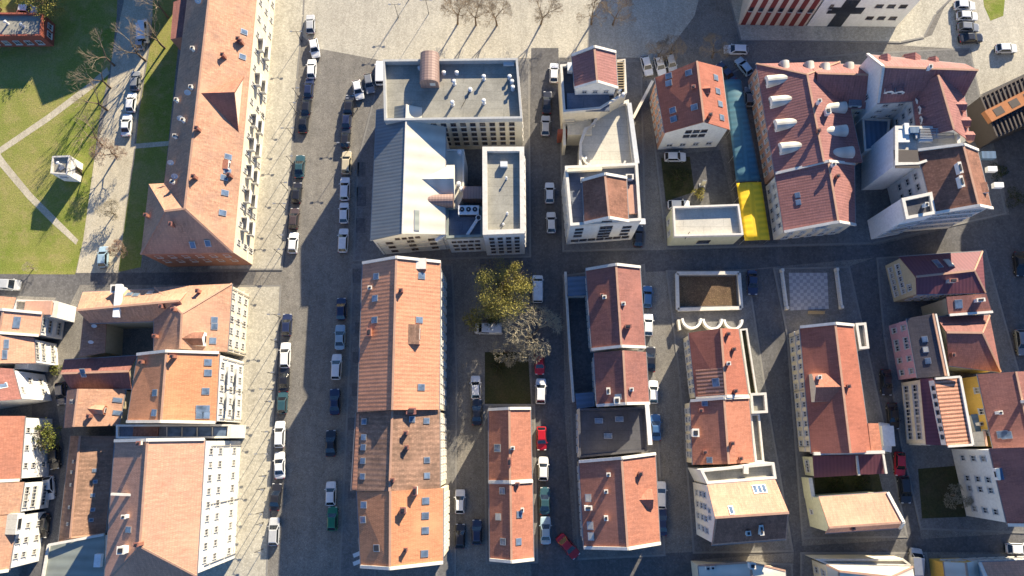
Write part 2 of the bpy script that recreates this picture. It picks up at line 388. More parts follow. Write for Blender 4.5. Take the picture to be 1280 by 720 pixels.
    def flat(s, q, z, rmat='f_grey', wmat='white', ph=.6, pt=.32, zb=-.3, pmat='coping'):
        pts = s.prism(q, z, wmat, zb); n = len(pts)
        o = mk('roof', [p-V((0,0,.02)) for p in pts], [tuple(range(n))], rmat, s.root); s.reg([p-V((0,0,.02)) for p in pts], [tuple(range(n))], o)
        if ph:
            inn = []
            for i in range(n):
                p, pr, nx = pts[i], pts[i-1], pts[(i+1) % n]; a = (pr-p).normalized(); b = (nx-p).normalized()
                sn = max(.35, abs(a.cross(b).z)); inn.append(p+(a+b)*(pt/sn))
            out = []
            for i in range(n):
                p, pr, nx = pts[i], pts[i-1], pts[(i+1) % n]; a = (pr-p).normalized(); b = (nx-p).normalized(); out.append(p-(a+b)*.03)
            vs = [p+V((0,0,-.12)) for p in out] + [p+V((0,0,ph)) for p in out] + [p+V((0,0,ph)) for p in inn] + [p+V((0,0,-.12)) for p in inn]
            fs = []
            for i in range(n):
                j = (i+1) % n
                for L in range(3): fs.append((L*n+i, L*n+j, (L+1)*n+j, (L+1)*n+i))
            mk('parapet', vs, fs, pmat, s.root)
        return o
    def shed(s, q, z0, z1, high, rmat, wmat, oh=.2, zb=-.3):
        """single slope; high = edge letter that is z1"""
        hi = {'N':(0,1), 'E':(1,2), 'S':(2,3), 'W':(3,0)}[high]
        vs = [P(x, y, z1 if i in hi else z0) for i, (x, y) in enumerate(q)]
        o = s._shell(vs, [(0,1,2,3)], .2, rmat); W = []
        for i in range(4):
            p, pr, nx = vs[i], vs[i-1], vs[(i+1) % 4]; W.append(p + (pr-p).normalized()*oh + (nx-p).normalized()*oh)
        wv = [V((p.x,p.y,zb)) for p in W] + [V((p.x,p.y,p.z-.08)) for p in W]
        mk('wall', wv, [(0,1,5,4),(1,2,6,5),(2,3,7,6),(3,0,4,7)], wmat, s.root); s.wallset([V((p.x,p.y,0)) for p in W]); return o
    # things on roofs ---------------------------------------------------
    def skylights(s, pts, wd=.85, h=1.15, glassm='sky_glass'):
        for p in pts:
            r = s.hit(p[0], p[1])
            if not r: print('no roof at', s.root.name, p); continue
            c, n, o = r; u = V((0,0,1)).cross(n)
            u = u.normalized() if u.length > .05 else V((1,0,0)); v = n.cross(u); b = MB()
            b.box(c+n*.05, u*wd/2, v*h/2, n*.07); b.box(c+n*.09, u*(wd/2-.1), v*(h/2-.1), n*.05, 1)
            b.mk('roof_window', ['metal', p[2] if len(p) > 2 else glassm], o)
    def chimneys(s, pts, mat='brick', hh=.9, wd=.48, dp=.55):
        for p in pts:
            r = s.hit(p[0], p[1])
            if not r: print('no roof at', s.root.name, p); continue
            c, n, o = r; u = V((0,0,1)).cross(n); u = u.normalized() if u.length > .05 else V((1,0,0)); v = V((-u.y, u.x, 0))
            a = (p[2:] + (None,)*4)[:4] if len(p) > 2 else (None,)*4
            h2 = a[0] or hh; m2 = a[1] or mat; w2 = a[2] or wd; d2 = a[3] or dp; b = MB()
            top = c.z+h2; b.box(V((c.x,c.y,(top+c.z-.7)/2)), u*w2/2, v*d2/2, V((0,0,(top-c.z+.7)/2)))
            b.box(V((c.x,c.y,top+.05)), u*(w2/2+.07), v*(d2/2+.07), V((0,0,.06)), 1); b.box(V((c.x,c.y,top+.16)), u*w2*.3, v*d2*.33, V((0,0,.06)), 2)
            b.mk('chimney', [m2, 'coping' if m2 == 'white' else 'r_dark', 'dmetal'], o)
    def vents(s, pts, r=.18, hh=.9, mat='wm'):
        for p in pts:
            t = s.hit(p[0], p[1])
            if not t: print('no roof at', s.root.name, p); continue
            c, n, o = t; b = MB(); h2 = p[2] if len(p) > 2 else hh
            b.tube(c-V((0,0,.2)), c+V((0,0,h2)), r, r, 10); b.tube(c+V((0,0,h2+.05)), c+V((0,0,h2+.2)), r*1.7, r*.8, 10)
            b.tube(c-V((0,0,.1)), c+V((0,0,.12)), r*1.8, r*1.5, 10); b.mk('vent_pipe', mat, o)
    def dishes(s, pts, r=.45):
        for p in pts:
            t = s.hit(p[0], p[1])
            if not t: continue
            c, n, o = t; b = MB(); b.tube(c-V((0,0,.2)), c+V((0,0,.9)), .04, .04, 5)
            d = V((.25,-.8,.55)).normalized(); x = d.orthogonal().normalized(); y = d.cross(x); q0 = c+V((0,0,.85)); nn = 12; vs = [q0]; fs = []
            for ring, (rr, dd) in enumerate(((.5,.04),(1,.16))):
                vs += [q0+d*dd*r*1.2+(x*math.cos(2*math.pi*i/nn)+y*math.sin(2*math.pi*i/nn))*r*rr for i in range(nn)]
            fs = [(0, 1+i, 1+(i+1) % nn) for i in range(nn)] + [(1+i, 1+nn+i, 1+nn+(i+1) % nn, 1+(i+1) % nn) for i in range(nn)]
            b.add(vs, fs); b.bar(q0, q0+d*r*.9, .03, .03); b.mk('satellite_dish', 'wm', o)
    def dormer(s, px, py, wd=1.6, L=2.2, h=.9, kind='gable', rmat='r_red', wmat='white', win=True, rr=.5):
        t = s.hit(px, py)
        if not t: print('no roof for dormer', s.root.name, px, py); return
        c, n, o = t; d = V((n.x,n.y,0)); sl = d.length/n.z; d.normalize(); u = V((-d.y,d.x,0)); b = MB()
        fc = c+d*L/2; zf = c.z-sl*L/2            # roof height at the front
        def prof(i):
            if kind == 'gable': return [(-wd/2,-.3),(-wd/2,h),(0,h+rr*wd*.7),(wd/2,h),(wd/2,-.3)]
            if kind == 'barrel': return [(-wd/2,-.3)] + [(-wd/2*math.cos(a), h+wd*.5*math.sin(a)) for a in [math.pi*j/10 for j in range(11)]] + [(wd/2,-.3)]
            return [(-wd/2,-.3),(-wd/2,h),(wd/2,h),(wd/2,-.3)]
        pr = prof(0); m = len(pr); vs = []
        for a, z in pr: vs.append(V((fc.x,fc.y,zf))+u*a+V((0,0,z)))
        for a, z in pr:
            back = max(.15, (z+.25)/max(sl,.12)); back = min(back, 14); vs.append(V((fc.x,fc.y,zf))+u*a+V((0,0,z))-d*back)
        fs = [tuple(range(m))] + [(i, i+1, m+i+1, m+i) for i in range(m-1)]; mi = [0] + [0 if i in (0, m-2) else 1 for i in range(m-1)]
        b.add(vs, fs); b.mi = mi
        # overhanging sheet
        if win:
            ww = wd*.55; b.box(V((fc.x,fc.y,zf+h*.55))+d*.03, u*ww/2, d*.05, V((0,0,h*.36)), 3); b.box(V((fc.x,fc.y,zf+h*.55))+d*.07, u*(ww/2-.08), d*.03, V((0,0,h*.36-.08)), 2)
        ob = b.mk('dormer', [wmat, rmat, 'glass', 'frame'], o)
        fsr = [f for f, q in zip(fs, mi) if q == 1]; s.reg(vs, fsr, ob if False else o); return o
    def box(s, name, px, py, z, L, wd, h, mat, rz=0, parent=None):
        c = P(px, py, z); u = V((math.cos(rz), math.sin(rz), 0)); v = V((-u.y,u.x,0)); b = MB(); b.box(c+V((0,0,h/2)), u*L/2, v*wd/2, V((0,0,h/2)))
        return b.mk(name, mat, parent or s.root)
    def strip(s, pts, z, wd, h, mat='coping', name='coping'):
        b = MB()
        for (x0,y0), (x1,y1) in zip(pts, pts[1:]): b.bar(P(x0,y0,z)+V((0,0,h/2)), P(x1,y1,z)+V((0,0,h/2)), wd, h)
        return b.mk(name, mat, s.root)
# ================================================================== GROUND
poly('ground', [(-900,-700),(2200,-700),(2200,1500),(-900,1500)], 0, 'street')
poly('square', [(330,-120),(905,-120),(868,20),(838,60),(800,100),(800,72),(690,72),(480,76),(395,60),(372,40)], .004, 'square')
poly('park_road', [(95,342),(104,300),(118,200),(136,120),(140,70),(168,-60),(200,-60),(188,40),(172,140),(166,200),(158,260),(150,342)], .004, 'path')
poly('side_street', [(-60,342),(320,340),(316,356),(100,356),(78,400),(66,480),(80,560),(50,760),(20,760),(40,560),(40,470),(70,372),(-60,366)], .006, 'shade_asphalt')
poly('cross_street', [(600,318),(1096,306),(1262,268),(1400,240),(1400,300),(1225,314),(1095,322),(940,336),(600,346)], .014, 'shade_asphalt')
poly('middle_street', [(664,60),(698,60),(703,320),(706,520),(722,760),(668,760),(666,520),(660,320)], .010, 'shade_asphalt')
poly('sunny_lane', [(806,100),(832,312),(838,336),(850,470),(866,692),(870,760),(826,760),(822,520),(806,330),(804,250)], .007, 'street')
poly('plaza_lane', [(935,338),(966,335),(983,420),(1002,674),(1004,760),(990,760),(992,690),(958,490)], .007, 'shade_asphalt')
poly('pink_house_lane', [(1062,333),(1098,320),(1104,420),(1126,560),(1150,662),(1156,700),(1150,760),(1140,760),(1135,672),(1112,560),(1077,400)], .007, 'shade_asphalt')
poly('south_street', [(664,700),(866,690),(1320,664),(1400,664),(1400,692),(1158,690),(1000,690),(868,700),(864,760),(664,760)], .018, 'shade_asphalt')
poly('east_street', [(1225,312),(1262,268),(1215,60),(1240,26),(1420,26),(1420,660),(1310,668),(1300,560)], .003, 'shade_asphalt')
poly('square', [(1128,57),(1165,44),(1180,10),(1258,-80),(1400,-80),(1400,96),(1290,88),(1222,120),(1214,62)], .012, 'square')
poly('passage', [(898,95),(934,80),(972,304),(926,306)], .125, 'shade_asphalt')
poly('yard_paving', [(824,194),(900,188),(916,256),(832,258)], .128, 'shade_asphalt')
for i, (x, y, w_, h_) in enumerate(((452,212,5,9),(452,246,6,12),(451,282,6,9),(450,410,6,7),(447,447,6,7),(446,487,6,8),(441,530,6,8),(443,571,5,7),(440,615,5,8),(446,345,5,9))):
    poly('paving_patch', [(x-w_,y-h_),(x+w_,y-h_),(x+w_,y+h_),(x-w_,y+h_)], .126, 'shade_asphalt')
for pts in ([(686,420),(698,420),(700,470),(688,470)],[(640,322),(700,320),(701,332),(640,334)],[(860,318),(900,316),(900,327),(860,329)]):
    poly('road_patch', pts, .024, 'shade_asphalt')
poly('park_lawn', [(-160,-120),(150,-120),(146,20),(140,72),(124,150),(117,205),(104,300),(94,343),(-160,342)], .008, 'grass')
poly('verge_lawn', [(192,-40),(232,-40),(222,66),(205,230),(186,240),(176,334),(148,340),(158,262),(168,200),(174,140),(190,42)], .008, 'grass')
poly('park_path', [(-60,222),(0,184),(60,143),(110,105),(134,84),(137,92),(114,112),(62,151),(4,190),(-60,232)], .016, 'path')
poly('park_path', [(-4,186),(8,203),(40,242),(72,274),(98,300),(95,306),(66,280),(34,248),(0,208),(-10,196)], .020, 'path')
poly('park_path', [(166,180),(214,176),(214,182),(166,186)], .016, 'path')
for pts in ([(300,-60),(384,-60),(380,20),(372,100),(366,190),(358,300),(353,338),(260,338),(280,120)],
            [(240,358),(352,356),(350,400),(342,540),(333,760),(230,760)],
            [(472,76),(662,74),(664,322),(441,327),(447,200),(468,118)],
            [(440,330),(470,330),(470,760),(422,760),(429,600),(436,450)],
            [(540,330),(566,330),(572,470),(570,760),(545,760)],
            [(698,76),(802,76),(808,312),(703,315)],
            [(703,344),(806,330),(822,520),(832,695),(722,700),(712,505)],
            [(832,338),(935,338),(958,490),(992,690),(866,692),(848,470)],
            [(966,335),(1062,333),(1077,400),(1112,560),(1135,672),(1002,674),(983,420)],
            [(1095,322),(1232,312),(1300,560),(1310,668),(1150,662),(1126,560),(1104,420)],
            [(808,100),(905,96),(936,78),(1080,66),(1212,60),(1258,268),(1090,305),(832,312)],
            [(604,505),(669,505),(673,704),(607,705)],
            [(895,-60),(1250,-60),(1170,18),(1155,48),(1125,54),(925,52)],
            [(1000,690),(1158,690),(1170,760),(1000,760)], [(868,700),(990,704),(995,760),(868,760)], [(1176,694),(1400,690),(1400,760),(1176,760)]):
    poly('pavement', pts, .12, 'pavement' if pts[0][0] < 320 or pts[0][0] == 895 else 'shaded_pavement', skirt=.25)
poly('courtyard_garden', [(606,440),(660,440),(664,508),(606,508)], .02, 'moss')
poly('courtyard_garden', [(1147,586),(1196,582),(1207,646),(1152,648)], .13, 'moss')
poly('courtyard_garden', [(1017,594),(1098,592),(1104,618),(1019,620)], .13, 'moss')
poly('courtyard_garden', [(826,198),(862,196),(868,240),(832,252)], .134, 'moss')
poly('yard_floor', [(708,374),(736,374),(744,488),(716,490)], .13, 'shade_asphalt')
poly('street_verge', [(1222,-60),(1262,-60),(1254,20),(1238,26),(1230,8)], .02, 'grass')
poly('excavation_floor', [(848,346),(919,346),(921,382),(850,383)], .135, 'soil')
# ================================================================== BUILDINGS, left side
b = B('brick_pavilion', 'low red brick pavilion with a flat grey roof among the park trees', [(-40,17),(55,18),(53,46),(-40,47)], 3.6)
b.flat([(-40,17),(55,18),(53,46),(-40,47)], 3.6, 'f_grey', 'brickw', .5, .3, pmat='brickw'); b.wins(0,'S',[1.7],6,1.2,1.3); b.wins(0,'E',[1.7],2,1.2,1.3); b.vents([(10,30),(30,33)])
# the kiosk
b = B('transformer_tower', 'small white square transformer tower alone on the park lawn', [(67.5,196.5),(89,195.5),(86,219),(65,217.5)], 3.9, 'tower')
b.flat([(67.5,196.5),(89,195.5),(86,219),(65,217.5)], 3.9, 'f_grey', 'white', .5, .22); b.wins(0,'S',[2.9],1,1.4,.5,style=0); b.door(0,'E',.5)
b.vents([(76,206,1.0)]); b.box('hatch', 78, 210, 3.9, 1.0, .8, .25, 'metal', .6)
# long block
def W(b, edge, zs, n, **kw): b.wins(len(b.walls)-1, edge, zs, n, **kw)
q = [(236,-60),(326,-60),(291,316),(203,232)]
b = B('apartment_block', 'long apartment block with a weathered orange roof and cream balcony front beside the wide street', [(200,-60),(326,-60),(291,316),(176,319)], 10)
ze, zr = 10.0, 15.8
rv = [(241,-60,ze),(326,-60,ze),(291,316,ze),(176,318,ze),(186,230,ze),(205,229,ze),(268,-60,zr),(231,261,zr),(206,264,zr-.6)]
rf = [(0,6,7,5),(6,1,2,7),(5,7,8,4),(4,8,3),(3,8,7,2)]
b.custom(rv, [(0,5,7,6),(6,7,2,1),(5,4,8,7),(4,3,8),(3,2,7,8)], 'r_tan')
wq = [(242,-60),(325,-60),(290.3,314.5),(177,316.5),(187,231.5),(206,231)]
pts = b.prism(wq, ze-.08, 'cream')
b.walls.append({'E':(V((pts[1].x,pts[1].y,0)),V((pts[2].x,pts[2].y,0))), 'S':(V((pts[2].x,pts[2].y,0)),V((pts[3].x,pts[3].y,0))), 'W':(V((pts[5].x,pts[5].y,0)),V((pts[0].x,pts[0].y,0))), 'N':(V((pts[0].x,pts[0].y,0)),V((pts[1].x,pts[1].y,0)))})
so_ = b.walls[-1]['S']; mb = MB(); mid = (so_[0]+so_[1])/2; mb.box(V((mid.x,mid.y,ze/2-.3))+V((0,-.04,0)), (so_[1]-so_[0])/2*.995, V((0,.05,0)), V((0,0,ze/2-.05))); mb.mk('end_wall_render', 'rosew', b.root)
W(b,'E',[1.6,4.5,7.6],17,wd=.95,h=1.45); b.course('E',[3.0]); W(b,'S',[4.4,7.6],6,wd=1.0,h=1.5)
mb = MB(); a0 = P(268,-60,zr); a1 = P(231,261,zr)
for x, y in ((a0,a1),(a1,P(291,316,ze)),(a1,P(206,264,zr-.6)),(P(206,264,zr-.6),P(176,318,ze))): mb.bar(x+V((0,0,.04)), y+V((0,0,.04)), .34, .16)
mb.mk('ridge_cap','ridge',b.root)
# cross gable of the long block
g1 = [(306,92.5,ze),(297.5,171.5,ze),(294,114,14.0),(247.5,116.5,14.9)]
b.custom([(307,92,ze+.15),(299,172,ze+.15),(293,115,14.6),(246,116.5,15.6),(262,100,12.6),(252,150,13.2)], [(0,3,2),(2,3,1)], 'r_red')
mb = MB(); p0, p1, p2 = P(306,93.5,ze), P(298.5,170.5,ze), P(294,115,14.3); mk('gable_wall', [V((p0.x,p0.y,ze-.5)),V((p1.x,p1.y,ze-.5)),p1,V(((p0.x+p1.x)/2+.2,(p0.y+p1.y)/2,14.2)),p0], [(0,1,2,3,4)], 'cream', b.root)
for zz in (3.3,6.3):                                                # balconies on the street front
    for t in (.3,.42,.56,.64,.73,.81,.9):
        p0, p1 = b.walls[-1]['E']; d = (p1-p0).normalized(); nr = V((-d.y,d.x,0)); nr = nr if nr.x > 0 else -nr; p = p0.lerp(p1,t); mb = MB()
        mb.box(V((p.x,p.y,zz))+nr*.55, d*1.2, nr*.55, V((0,0,.09))); mb.box(V((p.x,p.y,zz+.55))+nr*1.08, d*1.2, nr*.03, V((0,0,.5)), 1)
        for s_ in (-1,1): mb.box(V((p.x,p.y,zz+.55))+nr*.55+d*s_*1.17, d*.03, nr*.53, V((0,0,.5)), 1)
        mb.mk('balcony', ['greyw','pale'], b.root)
b.skylights([(305,40),(303,71),(285,196),(284,214),(280,222),(281,241),(278,266),(241,306),(260,304)], 1.0, 1.3)
b.chimneys([(281,72),(249,163),(245,223),(289,221),(186,271),(217,282),(300,52),(303,55)], 'brick', 1.2)
b.chimneys([(243,63),(241,111),(223,127),(231,152),(221,172),(218,229)], 'white', .9); b.dishes([(250,4),(237,118),(216,205),(221,222),(228,150)], .55)
b.dormer(278,205,1.6,2,.9,'shed','r_red','white')
b2 = b; b.flat([(217,2),(246,-8),(240,44),(213,49)], 8.2, 'r_dark', 'rosew', .0)
# ---- courtyard block behind
b = B('courtyard_block', 'four sided tenement with tan tile roofs around a dark courtyard and a cream street front', [(103,365),(290,354),(284,440),(99,446)], 9)
b.gable([(103.5,365),(238,359.5),(240,400),(112,404)], 8.6, 3.2, 'EW', ridge=((111,383),(224,376)), rmat='r_tan', wmat='beige', hip=(0,1), verge='')
b.gable([(193,359),(290,354.5),(284,440),(192,438)], 9, 3.4, 'NS', ridge=((227.5,392),(225.5,436)), hip=(1,0), rmat='r_tan', wmat='cream'); W(b,'E',[1.7,4.6,7.5],5,wd=1.0,h=1.4); b.course('E',[3.1,6.0]); W(b,'N',[4.6,7.3],5)
b.shed([(105,386),(133,404),(131,441),(99,446)], 6.0, 8.0, 'W', 'r_tan', 'beige'); W(b,'W',[2,4.8],4)
b.skylights([(268,400),(268,408),(266,426),(162,368),(188,366),(170,369)], 1.1, 1.1); b.chimneys([(205,384),(220,388),(250,365),(197,421)], 'brick', 1.2)
b.dormer(247,424,2.2,2.4,1.0,'gable','r_brick','white'); b.dishes([(121,408),(117,428)])
b.strip([(151,356),(147,397)], 11, 1.0, .7, 'white', 'fire_wall'); b.chimneys([(152,364)], 'white', 2.2, 1.3, 1.3)
# ---- white middle tenement
b = B('white_tenement', 'white fronted tenement with an orange roof and a four pane blue roof window panel', [(170,443),(274,441),(270,528),(159,527)], 12)
b.gable([(172,443),(274,441),(269.5,528),(159,527)], 11.9, 3.6, 'NS', ridge=((208,442),(201.5,527)), rmat='r_orange2', wmat='pale', verge='NS'); W(b,'E',[1.8,5.8,9.7],5,wd=1.0,h=1.45); b.course('E',[3.6,7.8])
b.skylights([(260,453),(260,466),(257,489),(194,491),(193,516)], 1.1, 1.2); b.skylights([(250,511),(250,519),(257,511),(257,519)], 1.15, 1.3); b.chimneys([(219,446),(180,453),(206,436)], 'brick', 1.2)
for zz in (4.3,8.1):
    for t in (.3,.7):
        p0, p1 = b.walls[-1]['E']; d = (p1-p0).normalized(); nr = V((1,0,0)); p = p0.lerp(p1,t); mb = MB(); mb.box(V((p.x,p.y,zz))+nr*.4, d*1.5, nr*.4, V((0,0,.08))); mb.box(V((p.x,p.y,zz+.5))+nr*.78, d*1.5, nr*.03, V((0,0,.48)), 1); mb.mk('balcony',['greyw','bluegrey'],b.root)
b = B('dark_back_house', 'low back house with a dark shaded roof joined to the tan roofed house', [(80,449),(171,444),(164,487),(88,486)], 6)
b.gable([(80,450),(171,444.5),(164,486),(88,486)], 6.2, 1.8, 'EW', rmat='r_dark', wmat='beige'); b.skylights([(104,466)], .9, 1.6)
b = B('tan_back_house', 'back house with a sunlit tan gable roof and one dormer in the rear yard', [(84,488),(157,486),(148,532),(80,535)], 6)
b.gable([(84,488),(157,486.5),(148,532),(80,535)], 6, 3.0, 'NS', ridge=((98,487),(92,535)), rmat='r_tan', wmat='beige'); b.dormer(124,512,1.5,2,.8,'gable','r_tan','brick'); b.skylights([(90,502),(147,500),(147,516)], .8, 1.5); b.chimneys([(114,520)], 'brick')
b = B('glazed_annex', 'low annex with glazed roof strips between the two white street fronts', [(147,531),(288,531),(287,547),(147,547)], 6)
b.flat([(147,531),(289,530.5),(287,547.5),(147,548)], 7.2, 'f_blue', 'pale', .5, .3)
mb = MB()
for i in range(4): mb.box(P(218+i*19,540,7.35), V((1.05,0,0)), V((0,.75,0)), V((0,0,.06)))
mb.mk('glass_roof_panel', 'sky_glass', b.root); mb = MB()
for i in range(5): mb.bar(P(208.5+i*19,534,7.5), P(208.5+i*19,546.5,7.5), .12, .12)
mb.mk('glazing_bar', 'coping', b.root); b.box('roof_deck', 183, 540, 7.2, 4.2, 1.8, .3, 'r_brick')
b = B('corner_tenement', 'tallest white corner tenement with a smooth tan hipped roof, lower left', [(144,551),(256,549),(245,722),(129,733)], 16)
b.gable([(144,551),(256,549),(245.5,720),(130,731)], 16.1, 4.0, 'NS', ridge=((184.5,551),(175,683)), hip=(0,1), rmat='r_salmon', wmat='pale', verge='N'); W(b,'E',[3.2,9.2,13.0],9,wd=1.0,h=1.45); b.course('E',[5.2,11.0])
b.skylights([(161,662)], .9, 1.3); b.chimneys([(160,645,1.3,'white'),(158,686,1.6,'white',1.0,1.0),(177,679,1.6,'brick'),(178,554,1.2,'coping')]); b.strip([(140,617.5),(178,619)], 18.2, .35, .35)
b = B('long_back_wing', 'long narrow back wing with a half shaded dark red roof along the left lane', [(88,545),(143,545),(131,667),(73,678)], 6)
b.gable([(88,545),(143,545),(131.5,667),(73,678)], 3.8, 2.2, 'NS', ridge=((100,547),(88,672)), hip=(0,2.0), rmat='r_brown', wmat='beige')
b.skylights([(118,588),(119,602),(116,619),(116,637),(114,650),(90,590),(89,606),(87,634),(85,655),(92,577)], .6, .7)
b = B('grey_flat_shed', 'flat roofed grey green shed at the bottom edge beside the corner tenement', [(62,681),(131,668),(129,745),(50,745)], 5)
b.shed([(62,681),(131,668),(129,745),(50,748)], 5.2, 6.2, 'E', 'm_green', 'white'); b.box('roof_hatch', 125, 700, 6.2, 1.1, 2.0, .8, 'white'); b.strip([(62,681),(131,668)], 5.9, .4, .4); b.strip([(62,681),(50,748)], 5.2, .4, .4)
# far left row
b = B('terrace_house', 'house at the left edge with flat white roof terraces and a pink roof box', [(-40,372),(72,374),(70,397),(-40,396)], 6)
b.flat([(16,375),(73,377),(70,397),(10,392)], 5.5, 'f_pale', 'white', .7); b.box('roof_room', 52, 386, 5.5, 4.6, 2.4, 1.1, 'salmonw'); b.gable([(-40,370),(20,372),(11,398),(-42,400)], 7, 2, 'NS', rmat='r_salmon', wmat='white')
b = B('terrace_house', 'orange roofed house at the left edge with a sunlit white end wall of two balconies', [(-40,388),(53,391),(49,419),(-40,416)], 7)
b.gable([(-46,388),(53,391.5),(49,419.5),(-50,417)], 7, 2.6, 'NS', ridge=((4,389),(-1,418)), rmat='r_salmon', wmat='white', verge='NS'); W(b,'E',[1.6,4.2,6.1],2,wd=1.2,h=1.1); b.skylights([(21,403)], 2.0, 1.1)
b = B('terrace_house', 'orange roofed house with white stepped balconies facing the small left lane', [(-40,421),(42,422),(44,454),(-40,458)], 7)
b.gable([(-46,421),(42,422),(44,454),(-50,459)], 7, 2.6, 'NS', ridge=((0,421),(-2,458)), rmat='r_salmon', wmat='white'); W(b,'E',[1.6,4.3,6.0],3,wd=1.2,h=1.1); b.skylights([(8,430),(6,443)], 1.6, .8); b.box('balcony_block', 54, 449, 0, 2.4, 4.6, 5.6, 'white')
b = B('big_white_house', 'dark red roofed house with a broad sunlit white wall at the left edge', [(-40,460),(16,461),(25,498),(-40,512)], 9)
b.gable([(-60,459),(16,461),(26,499),(-60,513)], 9, 3, 'NS', ridge=((-20,460),(-16,506)), rmat='r_dark', wmat='white'); W(b,'E',[2,5,7.6],2,wd=1.1,h=1.0,skip={(1,1),(2,0)}); b.skylights([(4,482)], .9, 1.2)
b = B('row_house', 'dark red roofed row house with a striped sheet roof, just below the broad white wall', [(-40,535),(28,536),(25,600),(-40,602)], 8)
b.gable([(-60,522),(31,520),(25,600),(-66,603)], 8, 3, 'NS', ridge=((-16,522),(-20,602)), rmat='r_red', wmat='white', verge='S'); W(b,'E',[1.8,4.6,6.6],3,wd=.9,h=1.1)
b = B('row_house', 'row house with a mottled tan roof and white wall on the left lane', [(-40,604),(30,602),(24,642),(-40,644)], 8)
b.gable([(-60,605),(30,602.5),(24,642),(-66,645)], 8, 3, 'NS', ridge=((-16,604),(-22,644)), rmat='r_tan', wmat='white'); W(b,'E',[1.8,4.6,6.6],3,wd=1.2,h=1.2)
b = B('row_house', 'row house in the bottom left corner with a tan roof and a white boxed dormer', [(-40,646),(22,643),(12,712),(-40,717)], 8)
b.gable([(-60,646),(22,643),(11,713),(-70,719)], 8, 3, 'NS', ridge=((-22,646),(-32,717)), rmat='r_tan', wmat='white', verge='S'); W(b,'E',[1.8,4.6,6.6],3,wd=.9,h=1.1); b.dormer(10,655,3.2,3,1.4,'flat','f_pale','white')
# ================================================================== grey complex
b = B('grey_office', 'large flat roofed grey office with roof vents and a brown stair turret facing the square', [(480,79),(647,77),(653,151),(482,153)], 12)
q = [(480,79),(647,77),(653,151.5),(482,154)]; b.flat(q, 12.6, 'f_grey', 'cream', 1.25, .35, pmat='greyw'); W(b,'S',[3,5.2,7.3,9.5,11.6],11,wd=.95,h=1.15,m0=1,m1=4,fr='framed'); W(b,'E',[3,6,9],8); W(b,'W',[3,6,9],7); W(b,'N',[3,6,9],14)
b.vents([(568,105),(605,99),(605,129),(566,131),(588,113,.5),(555,92,.5),(571,92,.5),(637,98,.8),(640,104,.8),(641,112,1.0),(525,86,.5)], .22, 1.1)
t = MB(); c = P(538,102,12.6); pr = [(-1.6,0),(-1.6,1.9)] + [(-1.6*math.cos(a), 1.9+1.3*math.sin(a)) for a in [math.pi*i/8 for i in range(1,8)]] + [(1.6,1.9),(1.6,0)]; m = len(pr)
vs = [c+V((a,-1.2,z)) for a, z in pr] + [c+V((a,4.2,z)) for a, z in pr]; t.add(vs, [tuple(range(m)), tuple(range(m,2*m))] + [(i,i+1,m+i+1,m+i) for i in range(m-1)]); t.mk('stair_turret', 'm_brown', b.root)
mb = MB(); mb.box(c+V((.6,-1.2,1.4)), V((.45,0,0)), V((0,.05,0)), V((0,0,.5))); mb.mk('turret_window', 'coping', b.root); b.box('roof_unit', 636, 80.5, 12.6, 1.9, .7, .5, 'wm')
b.strip([(588,113.5),(577,134)], 12.62, .08, .06, 'dmetal', 'cable_tray')
b = B('grey_hall', 'long hall with one blue grey sheet roof slope and one pale cream slope', [(471,137),(557,140),(557,292),(463,300)], 11)
b.gable([(471,137),(557,140.5),(556.5,293),(463,301)], 11, 2.6, 'NS', ridge=((508.7,127),(503.2,294)), rmat='m_cream', wmat='greenish', caps=False)
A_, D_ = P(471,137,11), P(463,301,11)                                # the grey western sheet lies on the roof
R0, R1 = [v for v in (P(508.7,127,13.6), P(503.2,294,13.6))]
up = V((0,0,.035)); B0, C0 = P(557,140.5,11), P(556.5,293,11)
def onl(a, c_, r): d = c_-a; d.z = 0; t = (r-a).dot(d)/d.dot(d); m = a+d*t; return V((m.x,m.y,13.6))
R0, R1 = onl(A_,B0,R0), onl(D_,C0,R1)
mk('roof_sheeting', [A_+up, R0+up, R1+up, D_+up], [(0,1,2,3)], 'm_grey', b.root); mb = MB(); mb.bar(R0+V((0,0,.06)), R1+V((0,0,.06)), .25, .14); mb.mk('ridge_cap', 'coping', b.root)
W(b,'S',[2.2,5.0,7.8],3,wd=1.2,h=1.1,fr='framed'); W(b,'S',[10.0],4,wd=.8,h=.8,m0=4,m1=3.6,fr='framed'); b.course('S',[3.8,6.5]); W(b,'W',[2.5,6,9],9,wd=1.2,h=1.5)
b.dormer(548,226,6.2,5.4,.25,'gable','m_cream','pale',win=False,rr=.42); b.dormer(546,250,2.3,5.6,.5,'barrel','m_brown','m_brown',win=False); b.box('service_cabin', 598-3.5, 246, 8, 4.0, 2.2, 2.4, 'm_brown')
b.skylights([(521,275.5)], 3.6, .9, 'm_green'); b.flat([(556.5,187),(580,187),(580,244),(556.5,292)], 9.2, 'm_cream', 'greenish', .15); b.vents([(575,193,1.2),(574,232,1.0),(577,238,.8)], .25); b.chimneys([(552,136,1.2,'white')])
b.strip([(557.5,293),(545,302)], 10, .5, .8, 'greenish')
b = B('office_wing', 'flat roofed office wing with a wide white parapet beside the narrow middle street', [(604,186),(655,186),(656,293),(604,295)], 13)
b.flat([(603.5,186),(655,186),(656,293),(604,295)], 13.6, 'f_grey', 'bluegrey', .9, .75); W(b,'S',[2.5,4.8,7.1,9.4,11.7],4,wd=.85,h=1.1,fr='framed'); W(b,'W',[3,6,9,11.8],8); W(b,'E',[3,6,9,11.8],9)
b.box('roof_hatch', 630, 207, 13.6, 1.2, .9, .8, 'wm'); b.vents([(633,224,.8),(634,268,.8),(629,281,.5)], .12)
